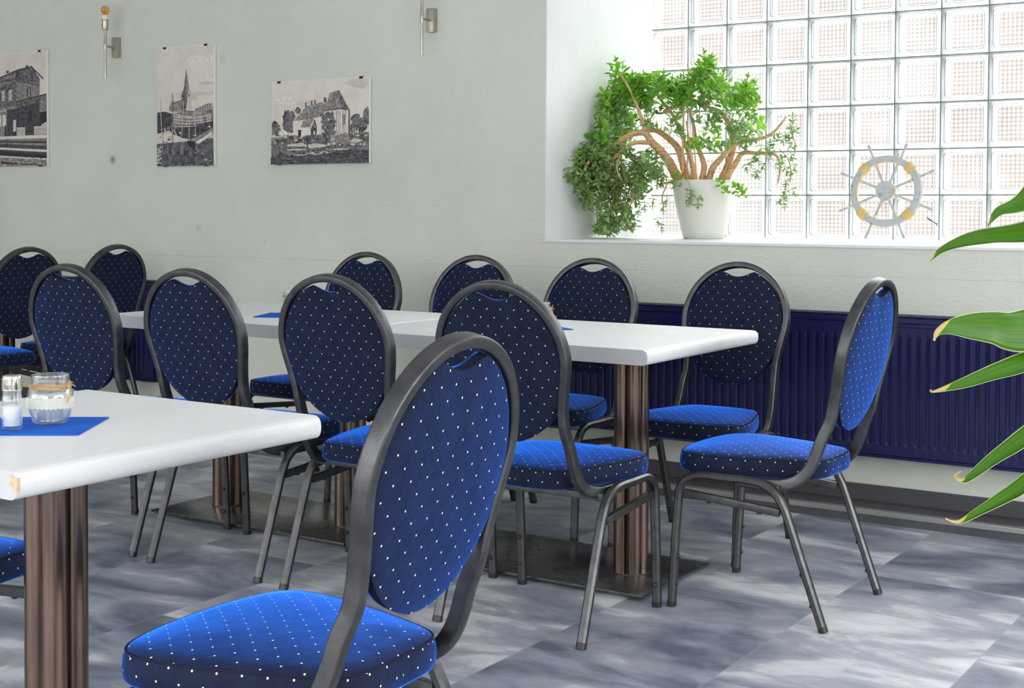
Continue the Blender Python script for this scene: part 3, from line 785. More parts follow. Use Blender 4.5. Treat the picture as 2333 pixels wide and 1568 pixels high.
def draw_church(p):
    r = random.Random(2)
    X = lambda a: (a-108)/660.; Yy = lambda b: (b-95)/1365.
    q = lambda pts, mi: p.poly([(X(a), Yy(b)) for a, b in pts], mi)
    p.rect(0, 0, 1, 1, SKY)
    for _ in range(7): p.blob(r.uniform(.1, .95), r.uniform(.12, .42), r.uniform(.12, .25), r.uniform(.015, .04), r.choice((CLOUD, SKY, LIGHT)), r, 17, .35)
    for k in range(5): p.line(X(182+k*16), Yy(162+r.uniform(-2, 2)), X(182+k*16+r.uniform(-4, 4)), Yy(185), .0022, GREY)     # worn, unreadable caption strokes
    for k in range(9): p.line(X(470+k*12), Yy(146+r.uniform(-3, 3)), X(478+k*12), Yy(150+r.uniform(-3, 3)), .0022, CLOUD)
    q([(248, 800), (268, 745), (290, 725), (400, 705), (410, 840), (250, 830)], GREY)         # nave
    q([(268, 745), (275, 690), (282, 745)], GREY)
    q([(398, 640), (425, 560), (452, 350), (460, 600), (457, 830), (398, 830)], MID)          # tower shade side
    q([(452, 350), (485, 560), (508, 630), (512, 780), (530, 870), (445, 860), (458, 700)], GREY)
    q([(440, 840), (460, 760), (470, 640), (490, 575), (506, 640), (510, 790), (530, 872)], PALE)
    q([(474, 640), (490, 640), (490, 672), (474, 672)], MID)
    for b in range(690, 840, 22): p.line(X(476), Yy(b), X(494), Yy(b), .002, GREY)
    q([(108, 838), (200, 828), (290, 860), (280, 1060), (108, 1080)], DARK)                    # left bank
    q([(280, 860), (440, 830), (640, 850), (760, 800), (760, 1010), (108, 1040), (290, 990)], MID)
    q([(555, 815), (680, 765), (750, 760), (760, 830), (620, 870), (530, 880)], GREY)
    for k in range(14): p.line(X(560+k*14), Yy(815-k*4), X(556+k*14), Yy(872-k*4), .0035, PALE if k % 2 else MID)
    for k in range(34):                                                                        # ribs of the hull on the slip
        a = 290 + k*13.5; p.line(X(a), Yy(835+max(0, a-440)*.12), X(a+r.uniform(-5, 5)), Yy(985-max(0, a-430)*.08), .0028, PALE)
    for b, e in ((850, 905), (885, 880), (915, 925), (955, 950), (990, 975)):
        p.poly([(X(285+i*16), Yy(b + (e-b)*i/29 + 26*math.sin(i/29*PI))) for i in range(30)] + [(X(285+i*16), Yy(b+7 + (e-b)*i/29 + 26*math.sin(i/29*PI))) for i in range(29, -1, -1)], LIGHT)
    q([(300, 1030), (560, 1010), (760, 960), (760, 1110), (560, 1170), (300, 1120)], DARK)
    for _ in range(40): p.line(X(r.uniform(120, 560)), Yy(r.uniform(1000, 1150)), X(r.uniform(120, 560)*.0+r.uniform(120, 560)), Yy(r.uniform(1060, 1200)), .0022, r.choice((PALE, GREY, LIGHT))) if False else p.blob(X(r.uniform(110, 740)), Yy(r.uniform(990, 1190)), r.uniform(.006, .03), r.uniform(.003, .009), r.choice((PALE, LIGHT, MID, DARK)), r, 8, .5)
    p.line(X(310), Yy(1040), X(395), Yy(1230), .007, PALE); p.line(X(115), Yy(1100), X(260), Yy(1060), .012, PALE); p.line(X(270), Yy(1100), X(390), Yy(1140), .010, LIGHT)
    q([(108, 1200), (470, 1180), (760, 1150), (770, 1462), (108, 1462)], WATER)
    for _ in range(70): p.line(X(r.uniform(330, 740)), Yy(r.uniform(1300, 1450)), X(r.uniform(330, 740)), Yy(0), 0, WATER) if False else p.blob(X(r.uniform(460, 760)), Yy(r.uniform(1250, 1455)), r.uniform(.012, .03), r.uniform(.0016, .003), r.choice((PALE, GREY, DARK)), r, 8, .3)
    for a in (180, 240, 300, 400, 420): p.line(X(a), Yy(1215), X(a), Yy(1330), .008, GREY)
    q([(470, 1170), (560, 1140), (760, 1040), (760, 1075), (580, 1170), (560, 1185)], GREY)   # jetty
    q([(560, 1190), (620, 1160), (760, 1075), (760, 1110), (600, 1215)], LIGHT); q([(470, 1175), (560, 1185), (560, 1270), (490, 1240)], BLACK)
    for a, b0, b1, a2, mi in ((147, 690, 1190, 180, PALE), (297, 628, 1200, 297, MID), (430, 715, 1130, 405, PALE), (560, 800, 1110, 565, PALE), (492, 985, 1150, 494, PALE), (670, 900, 1060, 672, MID)): p.line(X(a), Yy(b0), X(a2), Yy(b1), .0042, mi)
    for _ in range(26): p.blob(X(r.uniform(112, 165)), Yy(r.uniform(1225, 1455)), .02, .006, r.choice((LIGHT, PALE, MID)), r, 8, .4)
def draw_farm(p):
    r = random.Random(3)
    X = lambda a: (a-155)/1450.; Yy = lambda b: (b-130)/1270.
    q = lambda pts, mi: p.poly([(X(a), Yy(b)) for a, b in pts], mi)
    p.rect(0, 0, 1, 1, SKY)
    for _ in range(9): p.blob(r.uniform(0, 1), r.uniform(.06, .32), r.uniform(.1, .2), r.uniform(.02, .04), r.choice((CLOUD, SKY, LIGHT)), r, 17, .35)
    p.blob(X(1480), Yy(220), .13, .06, CLOUD, r, 19, .3)
    for a, b, ra, rb in ((200, 830, 85, 110), (250, 880, 60, 90), (420, 720, 90, 150), (460, 800, 80, 130), (385, 800, 60, 110), (560, 590, 45, 55), (1430, 800, 90, 130), (1500, 830, 90, 110), (1590, 720, 70, 140), (1380, 880, 60, 80)):
        for k in range(5): p.blob(X(a+r.uniform(-.35, .35)*ra), Yy(b+r.uniform(-.35, .35)*rb), ra*.7/1450, rb*.7/1270, DARK if k < 3 else FOL, r, 19, .3)
    q([(485, 745), (600, 720), (910, 640), (910, 960), (485, 985)], LIGHT)                     # long house wall
    q([(488, 742), (690, 510), (1000, 455), (980, 610), (920, 690), (700, 730)], GREY)         # main roof
    q([(690, 505), (1005, 450), (1000, 465), (692, 522)], PALE); q([(488, 742), (690, 505), (700, 515), (505, 742)], PALE)
    for a, b in ((680, 468), (770, 445), (820, 435), (958, 400), (980, 410)):
        q([(a-8, b), (a+8, b), (a+9, b+75), (a-9, b+78)], DARK); q([(a-22, b+95), (a-6, b+70), (a+6, b+70), (a-8, b+98)], PALE)
    q([(980, 605), (1320, 600), (1325, 960), (980, 985)], PALE)                                # apse
    q([(980, 603), (1035, 345), (1175, 308), (1325, 605), (1200, 585), (1060, 600)], GREY); q([(1110, 330), (1175, 308), (1320, 600), (1220, 583)], MID)
    q([(975, 595), (1060, 585), (1200, 575), (1328, 600), (1328, 625), (1200, 592), (1060, 605), (975, 612)], DARK)
    for a in (1040, 1110, 1205, 1290): q([(a, 600), (a+18, 600), (a+22, 955), (a-4, 955)], LIGHT); p.line(X(a+26), Yy(610), X(a+28), Yy(950), .003, GREY)
    q([(1230, 830), (1228, 690), (1248, 650), (1266, 690), (1262, 830)], DARK); p.line(X(1247), Yy(660), X(1247), Yy(825), .003, LIGHT)
    q([(1312, 625), (1335, 625), (1335, 960), (1312, 960)], MID)
    q([(505, 870), (545, 815), (610, 855), (755, 855), (755, 1000), (510, 985)], LIGHT)        # porch
    q([(600, 850), (640, 745), (815, 712), (755, 852)], GREY); q([(815, 712), (855, 858), (758, 855)], MID); q([(758, 855), (850, 858), (840, 990), (758, 995)], DARK)
    p.line(X(600), Yy(855), X(755), Yy(855), .006, LIGHT); p.line(X(812), Yy(712), X(756), Yy(855), .006, LIGHT); q([(568, 880), (612, 880), (610, 990), (565, 995)], BLACK)
    q([(800, 900), (820, 900), (820, 985), (795, 985)], LIGHT)
    for k in range(60): p.blob(X(r.gauss(1010, 55)), Yy(r.uniform(640, 990)), r.uniform(.012, .03), r.uniform(.014, .03), r.choice((FOL, DARK, FOL, MID)), r, 11, .45)
    q([(270, 900), (330, 860), (420, 920), (420, 965), (270, 965)], LIGHT)
    q([(155, 985), (480, 975), (900, 1000), (1330, 960), (1605, 950), (1605, 1400), (155, 1400)], MID)
    for _ in range(170): p.blob(r.random(), Yy(r.uniform(960, 1130)), r.uniform(.01, .035), r.uniform(.008, .022), r.choice((FOL, FOL, DARK, MID, GREY, PALE)), r, 9, .45)
    for a, b, ra, rb in ((560, 1110, 150, 22), (850, 1130, 180, 30), (1430, 1070, 90, 30), (560, 1180, 150, 12), (900, 1240, 180, 22), (570, 1265, 150, 10), (1200, 1190, 160, 10)): p.blob(X(a), Yy(b), ra/1450, rb/1270, PALE, r, 21, .3)
    for k in range(13): p.line(X(1065+k*22), Yy(960+r.uniform(-20, 20)), X(1070+k*22), Yy(1090), .0035, PALE)
    for a in (1395, 1425, 1465): p.line(X(a), Yy(880), X(a), Yy(985), .005, PALE)
    p.line(X(715), Yy(1010), X(722), Yy(1170), .006, BLACK)
    q([(155, 1290), (700, 1270), (1000, 1250), (1300, 1200), (1605, 1230), (1605, 1400), (155, 1400)], DARK)
    for _ in range(60): p.blob(r.random(), Yy(r.uniform(1230, 1395)), r.uniform(.01, .05), r.uniform(.004, .012), r.choice((DARK, MID, BLACK, FOL)), r, 9, .4)
make_picture(-6.955, -6.346, 1.350, 1.990, 'frameless old photograph of a railway station, cut by the left edge of the photo', draw_station, ((.40, True), (-.36, True), (.40, False), (-.36, False)))
make_picture(-5.472, -5.062, 1.334, 1.946, 'tall frameless old photograph of a pointed church spire behind a harbour', draw_church, ((-.36, True), (.36, True), (-.36, False), (.36, False)))
make_picture(-4.673, -4.064, 1.333, 1.734, 'wide frameless old photograph of a country church or farmhouse with trees', draw_farm, ((-.42, True), (.42, True), (-.42, False)))

# ------------------------------------------------------------------ table setting
def clear_glass(name, tint=(.97, .985, .985)):
    m, nt, out = nmat(name)
    tr = node(nt, 'ShaderNodeBsdfTransparent'); tr.inputs[0].default_value = (*tint, 1)
    gl = node(nt, 'ShaderNodeBsdfGlossy'); gl.inputs['Roughness'].default_value = .02; gl.inputs[0].default_value = (.95, .97, 1, 1)
    lw = node(nt, 'ShaderNodeLayerWeight'); lw.inputs['Blend'].default_value = .42
    r = ramp(nt, lw.outputs['Facing'], [(0., (.07, .07, .07)), (.5, (.26, .26, .26)), (1., (.9, .9, .9))])
    tl = node(nt, 'ShaderNodeBsdfTranslucent'); tl.inputs[0].default_value = (.92, .95, .96, 1)
    m0 = node(nt, 'ShaderNodeMixShader'); m0.inputs[0].default_value = .10; L(nt, tr.outputs[0], m0.inputs[1]); L(nt, tl.outputs[0], m0.inputs[2])
    mx = node(nt, 'ShaderNodeMixShader'); L(nt, r, mx.inputs[0]); L(nt, m0.outputs[0], mx.inputs[1]); L(nt, gl.outputs[0], mx.inputs[2])
    L(nt, mx.outputs[0], out.inputs[0]); return m
M['glass'] = clear_glass('clear_jar_glass')
M['jute'] = simple('jute_twine', (.50, .33, .15), .95, nscale=500, nstr=.8, var=.4)
M['wax'] = simple('white_wax', (.86, .85, .80), .55)
M['tin'] = simple('tealight_tin', (.55, .56, .58), .28, .9)
M['salt'] = simple('white_salt', (.86, .86, .86), .9, nscale=900, nstr=.5)
M['chrome'] = simple('chrome_cap', (.72, .71, .66), .12, 1.)
def lace():
    m, nt, out = nmat('cream_lace')
    v = coord(nt, 'UV'); vo = node(nt, 'ShaderNodeTexVoronoi'); vo.feature = 'DISTANCE_TO_EDGE'; vo.inputs['Scale'].default_value = 1.; L(nt, mapping(nt, v, (420, 420, 1)), vo.inputs['Vector'])
    e = math_n(nt, 'LESS_THAN', vo.outputs['Distance'], .20)
    d = node(nt, 'ShaderNodeBsdfDiffuse'); d.inputs[0].default_value = (.88, .86, .74, 1)
    t = node(nt, 'ShaderNodeBsdfTranslucent'); t.inputs[0].default_value = (.88, .86, .74, 1)
    mx = node(nt, 'ShaderNodeMixShader'); mx.inputs[0].default_value = .4; L(nt, d.outputs[0], mx.inputs[1]); L(nt, t.outputs[0], mx.inputs[2])
    tr = node(nt, 'ShaderNodeBsdfTransparent')
    m2 = node(nt, 'ShaderNodeMixShader'); L(nt, math_n(nt, 'ADD', math_n(nt, 'MULTIPLY', e, .35), .64), m2.inputs[0]); L(nt, tr.outputs[0], m2.inputs[1]); L(nt, mx.outputs[0], m2.inputs[2])
    L(nt, m2.outputs[0], out.inputs[0]); return m
M['lace'] = lace()
def make_jar(label):
    root = empty('glass_jar'); tag(root, label, 'jar', 'jars with twine on blue napkins')
    m = MB()
    outer = [(.0, .0), (.026, .0), (.0295, .003), (.0335, .014), (.0378, .028), (.0395, .040), (.0392, .050), (.0365, .060), (.0325, .0655), (.0312, .0685), (.0322, .072), (.0312, .0745), (.0322, .0775), (.0318, .081), (.0325, .0845), (.0318, .0865)]
    inner = [(.0300, .0865), (.0298, .080), (.0296, .070), (.0306, .0655), (.0345, .0595), (.0372, .050), (.0375, .040), (.0358, .028), (.0315, .0145), (.0275, .0065), (0., .0055)]
    m.lathe(outer + inner, (0, 0, 0), 40); m.build('jar_body', M['glass'], root, 60)
    m = MB(); m.lathe([(0, .0062), (.0205, .0062), (.0205, .0225), (.0195, .0225), (.0195, .019), (0, .019)], (0, 0, 0), 28); tl = m.build('tealight_cup', M['tin'], root, 40)
    m = MB(); m.lathe([(0, .0192), (.0193, .0192), (.0193, .0205), (.004, .0198), (0, .0200)], (0, 0, 0), 28); m.rod((0, 0, .02), (.0008, 0, .0255), .0008); m.build('candle', M['wax'], root, 40)
    # twine: three wraps and a knot with loose ends
    m = MB(); rnd = random.Random(8)
    for k in range(4):
        pts = []
        for i in range(41):
            a = 2*PI*i/40; rr = .0345 + .0008*math.sin(7*a+k); pts.append((rr*math.cos(a), rr*math.sin(a), .0645 + .0022*k - .001 + .0007*math.sin(3*a+k*2)))
        m.tube(pts, .0015, 6)
    m.lathe([(0, -.0045), (.004, -.002), (.0045, .001), (.003, .004), (0, .005)], (.036, -.006, .067), 10)
    m.tube([(.036, -.006, .068), (.0400, -.010, .072), (.0415, -.011, .079)], .0011, 5); m.tube([(.036, -.006, .066), (.0415, -.009, .056), (.0405, -.014, .046), (.040, -.016, .040)], .0013, 5)
    m.tube([(.037, -.004, .068), (.0425, -.001, .069), (.045, .003, .066)], .001, 5)
    for _ in range(34):
        a = rnd.uniform(0, 2*PI); z = rnd.uniform(.064, .071); d = rnd.uniform(.003, .008); r0 = .0355
        m.tube([(r0*math.cos(a), r0*math.sin(a), z), ((r0+d*.8)*math.cos(a+rnd.uniform(-.15, .15)), (r0+d*.8)*math.sin(a+rnd.uniform(-.15, .15)), z+rnd.uniform(-.004, .007))], [.0004, .00015], 4)
    m.build('twine', M['jute'], root, 60)
    m = MB(); seg = 64; vs = []; uv = []
    for i in range(seg+1):
        a = 2*PI*i/seg; sc = .0022*abs(math.sin(a*16))
        for z in (.0305-sc, .038, .0475+.001*math.sin(5*a)): vs.append(((.0404+.0004*math.sin(9*a))*math.cos(a), (.0404+.0004*math.sin(9*a))*math.sin(a), z)); uv.append((a*.04, z))
    fs = [[i*3+j, (i+1)*3+j, (i+1)*3+j+1, i*3+j+1] for i in range(seg) for j in range(2)]
    m.add(vs, fs, 0, uv); m.build('lace_band', M['lace'], root, 60)
    return root
def napkin_mat():
    m, nt, out = nmat('blue_paper_napkin'); v = coord(nt)
    n = noise(nt, v, 300, 3, .6); n2 = noise(nt, v, 18, 3, .5)
    c = ramp(nt, n2.outputs[0], [(.3, (.006, .085, .46)), (.7, (.010, .125, .60))])
    pbsdf(nt, out, c, .85, 0, .2, bump(nt, n.outputs[0], .25, .0006)); return m
M['napkin'] = napkin_mat()
def make_napkin(corner, ang, size, label):
    """folded paper napkin: near corner at `corner`, edges along ang and ang+90"""
    root = empty('paper_napkin', (*corner, TZ), ang); tag(root, label, 'napkin', 'folded blue napkins under the jars')
    rnd = random.Random(round(ang*100)); n = 12
    def layer(z0, th, lift, inset):
        m = MB(); vs = []
        for s in (0, 1):
            for i in range(n+1):
                for j in range(n+1):
                    u, v = i/n, j/n; e = max(abs(u-.5), abs(v-.5))*2
                    z = z0 + th*s + lift*max(0, (u*v-.55))*.9*0 + lift*max(0, 1-((u-0)**2+(v-1)**2)**.5/.45)
                    vs.append((u*size*(1-inset), v*size*(1-inset), z))
        k = (n+1)*(n+1); fs = []
        for i in range(n):
            for j in range(n):
                a = i*(n+1)+j; q = [a, a+n+1, a+n+2, a+1]; fs.append(q[::-1]); fs.append([x+k for x in q])
        bd = [i*(n+1) for i in range(n+1)] + [n*(n+1)+j for j in range(1, n+1)] + [i*(n+1)+n for i in range(n-1, -1, -1)] + [j for j in range(n-1, 0, -1)]
        for i in range(len(bd)):
            a, b2 = bd[i], bd[(i+1) % len(bd)]; fs.append([a, b2, b2+k, a+k])
        m.add(vs, fs); return m
    layer(.0003, .0011, .0, 0).build('lower_fold', M['napkin'], root, 30)
    layer(.0016, .0011, .003, .012).build('upper_fold', M['napkin'], root, 30)
    return root
def place(o, x, y, z=0, rz=0): o.location = (x, y, z); o.rotation_euler = (0, 0, rz)
make_napkin((-1.877, 1.540), math.radians(124.5), .195, 'blue folded napkin on the near table, under the jar and salt shaker')
make_napkin((-2.238, 3.779), math.radians(147), .195, 'blue napkin whose tip shows right of the chair back on the long table')
make_napkin((-3.487, 3.727), math.radians(-65), .195, 'blue napkin showing left of a chair back, far end of the long table')
jar = make_jar('glass jar with twine and lace band on the near table'); place(jar, -2.011, 1.590, TZ+.0030, math.radians(25))
for x, y, a, lab in ((-2.313, 3.700, 25, 'twine-wrapped jar half hidden behind the chair back, right part of the long table'), (-3.345, 3.690, 60, 'twine-wrapped jar, only its left rim showing behind a chair, far end of the long table')):
    o = copy_tree(jar); place(o, x, y, TZ+.003, math.radians(a)); o['label'] = lab
sh = empty('salt_shaker', (-2.008, 1.508, TZ+.0030)); tag(sh, 'small glass salt shaker with a chrome cap at the left photo edge', 'salt shaker')
m = MB(); m.lathe([(0, 0), (.0155, 0), (.0172, .002), (.0172, .048), (.0165, .055), (.0150, .062), (.0158, .068), (.0160, .0705), (.0142, .0705), (.0140, .064), (.0148, .055), (.0152, .046), (.0150, .009), (.0120, .0072), (0, .0068)], (0, 0, 0), 32); m.build('shaker_body', M['glass'], sh, 60)
m = MB(); m.lathe([(0, .0072), (.0145, .0074), (.0146, .040), (.010, .0425), (0, .0440)], (0, 0, 0), 24); m.build('salt', M['salt'], sh, 40)
m = MB(); prof = [(.0166, .068), (.0168, .070), (.0165, .0885), (.0150, .0925), (.010, .0938), (0, .0940)]; m.lathe(prof, (0, 0, 0), 36)
for k in range(36):
    a = 2*PI*k/36; m.box((.0166*math.cos(a), .0166*math.sin(a), .079), (.0012, .0012, .018), 0, 0, Matrix.Rotation(a, 4, 'Z'))
m.build('chrome_cap', M['chrome'], sh, 40)

# ------------------------------------------------------------------ ship wheel on the sill
def weathered():
    m, nt, out = nmat('white_weathered_wood'); v = coord(nt)
    n = noise(nt, mapping(nt, v, (12, 12, 60)), 4, 4, .7); n2 = noise(nt, v, 45, 3, .6)
    f = math_n(nt, 'MULTIPLY', n.outputs[0], n2.outputs[0])
    c = ramp(nt, f, [(.12, (.22, .18, .13)), (.19, (.38, .405, .42)), (.4, (.45, .48, .495))])
    pbsdf(nt, out, c, .8, 0, .3, bump(nt, n.outputs[0], .3, .001)); return m
M['wwood'] = weathered(); M['rawwood'] = simple('bare_pine', (.72, .47, .22), .7, nscale=40, nstr=.2, var=.2)
M['rope'] = simple('sisal_rope', (.60, .44, .17), .95, nscale=300, nstr=.7, var=.3)
M['string'] = simple('brown_string', (.50, .27, .14), .9)
wr = empty('ship_wheel', (-1.936, 5.905, SZ+.004)); tag(wr, 'white wooden ship wheel with rope bindings leaning on the glass blocks', 'ship wheel')
tilt = Matrix.Rotation(math.radians(-7.0), 4, 'X')
WC = .2095
def wv(x, y, z): return tilt @ Vector((x, y, z+WC))
def wobj(mb, name, mat, parent=wr, sm=35):
    mb.v = [tuple(wv(*p)) for p in mb.v]; return mb.build(name, mat, parent, sm)
m = MB(); seg = 96; prof = [(.126, -.010), (.1275, -.0125), (.154, -.0125), (.1565, -.010), (.1565, .0105), (.154, .0125), (.1275, .0125), (.126, .0105)]
vs = []; fs = []
for k in range(seg):
    a = 2*PI*k/seg
    for r, y in prof: vs.append((r*math.cos(a), y, r*math.sin(a)))
P = len(prof); inner = []
for k in range(seg):
    k2 = (k+1) % seg
    for j in range(P):
        f = [k*P+j, k2*P+j, k2*P+(j+1) % P, k*P+(j+1) % P]
        m.add([vs[i] for i in f], [[0, 1, 2, 3]], 1 if j in (7,) else 0)
for a in (92, 182, 272, 2):
    c, s_ = math.cos(math.radians(a)), math.sin(math.radians(a)); R_ = Matrix.Rotation(-math.radians(a), 4, 'Y')
    m.box((.141*c, -.0123, .141*s_), (.030, .0012, .0018), 1, 0, R_)
wobj(m, 'rim', [M['wwood'], M['rawwood']])
m = MB(); m.lathe([(0, -.018), (.041, -.018), (.043, -.016), (.043, .014), (.041, .016), (0, .016)], (0, 0, 0), 40, 0, Matrix.Rotation(-PI/2, 3, 'X')); wobj(m, 'hub', M['wwood'])
m = MB(); m.lathe([(.0436, -.010), (.0440, -.008), (.0440, .008), (.0436, .010)], (0, 0, 0), 40, 0, Matrix.Rotation(-PI/2, 3, 'X')); wobj(m, 'hub_edge', M['rawwood'])
for k in range(8):
    a = math.radians(22.5 + 45*k + 1.0); d = Vector((math.cos(a), 0, math.sin(a))); q = d.to_track_quat('Z', 'Y').to_matrix()
    m = MB(); m.lathe([(.0058, .038), (.0056, .060), (.0052, .095), (.0060, .120), (.0062, .129)], (0, 0, 0), 12, 0, q)
    m.lathe([(.0060, .152), (.0066, .158), (.0062, .162), (.0048, .168), (.0046, .180), (.0060, .200), (.0070, .214), (.0064, .221), (.0040, .2235), (0, .2245)], (0, 0, 0), 12, 0, q)
    m.lathe([(.0064, .1565), (.0070, .1595), (.0064, .1625)], (0, 0, 0), 12, 1, q); m.lathe([(.0059, .112), (.0063, .117), (.0060, .122)], (0, 0, 0), 12, 1, q)
    wobj(m, 'spoke', [M['wwood'], M['rawwood']])
for k in range(4):
    a0 = math.radians(46 + 90*k); m = MB()
    for i in range(6):
        a = a0 + (i-2.5)*.046; pts = []
        for t in range(25):
            b_ = 2*PI*t/24; rr = .1412 + .0185*math.cos(b_)*(1 if abs(math.cos(b_)) < .9 else 1); yy = .0158*math.sin(b_)
            aa = a + .03*math.sin(b_); pts.append((rr*math.cos(aa), yy, rr*math.sin(aa)))
        m.tube(pts, .0041, 7)
    wobj(m, 'rope_binding', M['rope'])
m = MB(); m.tube([(0, -.004, .127), (.001, -.006, .09), (-.001, -.010, .044)], .0011, 6); m.tube([(0, -.019, -.042), (-.007, -.017, -.062), (-.009, -.017, -.076), (-.004, -.017, -.086), (.003, -.017, -.082), (.005, -.017, -.066), (.001, -.018, -.05), (0, -.019, -.042)], .0010, 6); wobj(m, 'hanging_string', M['string'])
# dark blue sliver on the glass
m = MB(); m.tube([(0, 0, .0155), (.012, -.001, .004), (.026, -.001, -.004), (.044, 0, -.015)], [.0014, .0036, .0020, .0026], 7); m.tube([(.040, 0, -.013), (.050, -.001, -.012)], [.002, .0012], 6); m.tube([(.043, 0, -.015), (.047, -.001, -.024)], [.0024, .0014], 6)
o = m.build('blue_twig', simple('dark_blue_plastic', (.012, .05, .12), .5), None, 40, (-1.775, GY-.0050, 1.080)); tag(o, 'tiny dark blue forked sliver stuck on the glass blocks beside the ship wheel', 'twig')

# ------------------------------------------------------------------ jade plant
def leafmat(name, stops, trans, rough=.35):
    m, nt, out = nmat(name)
    g = node(nt, 'ShaderNodeNewGeometry')
    c = ramp(nt, g.outputs['Random Per Island'], stops)
    p = node(nt, 'ShaderNodeBsdfPrincipled'); L(nt, c, p.inputs['Base Color']); p.inputs['Roughness'].default_value = rough; p.inputs['Specular IOR Level'].default_value = .4
    t = node(nt, 'ShaderNodeBsdfTranslucent'); L(nt, mixc(nt, .62, c, (.52, .92, .09)), t.inputs[0])
    mx = node(nt, 'ShaderNodeMixShader'); mx.inputs[0].default_value = trans; L(nt, p.outputs[0], mx.inputs[1]); L(nt, t.outputs[0], mx.inputs[2])
    L(nt, mx.outputs[0], out.inputs[0]); return m
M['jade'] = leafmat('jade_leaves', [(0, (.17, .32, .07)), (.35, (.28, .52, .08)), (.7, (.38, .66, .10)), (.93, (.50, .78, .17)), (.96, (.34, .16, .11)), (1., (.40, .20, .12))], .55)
M['jade2'] = leafmat('shaded_jade_leaves', [(0, (.14, .24, .10)), (.4, (.24, .38, .15)), (.8, (.34, .52, .20)), (1., (.43, .60, .25))], .40)  # greyer green leaves, part of their shade put into the colour
def barkmat():
    m, nt, out = nmat('jade_bark'); v = coord(nt)
    n = noise(nt, mapping(nt, v, (20, 20, 90)), 1.6, 4, .65); n2 = noise(nt, v, 60, 3, .6)
    c = ramp(nt, n.outputs[0], [(.3, (.30, .16, .07)), (.5, (.58, .36, .18)), (.7, (.70, .48, .27))])
    pbsdf(nt, out, c, .75, 0, .3, bump(nt, n2.outputs[0], .5, .003)); return m
M['bark'] = barkmat()
M['twig'] = simple('green_stem', (.30, .34, .14), .6)
M['twig2'] = simple('brown_stem', (.40, .24, .12), .7)
M['pot'] = simple('cream_plastic_pot', (.62, .62, .56), .32, nscale=8, nstr=.02)
M['soil'] = simple('dry_soil', (.10, .065, .04), .95, nscale=120, nstr=.8, var=.4)
M['bamboo'] = simple('bamboo_cane', (.68, .40, .17), .5, nscale=60, nstr=.2, var=.2)
PX0, PY0 = -2.640, 5.585
jp = empty('jade_plant', (PX0, PY0, SZ)); tag(jp, 'large jade plant with thick brown stems in a cream pot on the windowsill', 'potted plant')
def jobj(mb, name, mats, sm=50, parent=jp):
    o = mb.build(name, mats, parent, sm); o.location = (-PX0, -PY0, -SZ) if parent is jp else (0, 0, 0); return o
m = MB(); m.lathe([(0, .0), (.086, 0), (.0905, .004), (.098, .03), (.112, .09), (.128, .16), (.137, .22), (.1415, .250), (.1415, .2585), (.1365, .2585), (.132, .235), (.129, .22), (0, .22)], (PX0, PY0, SZ), 56); pot = jobj(m, 'pot', M['pot'])
m = MB(); m.lathe([(0, .232), (.08, .230), (.131, .226)], (PX0, PY0, SZ), 32); jobj(m, 'soil', M['soil'])
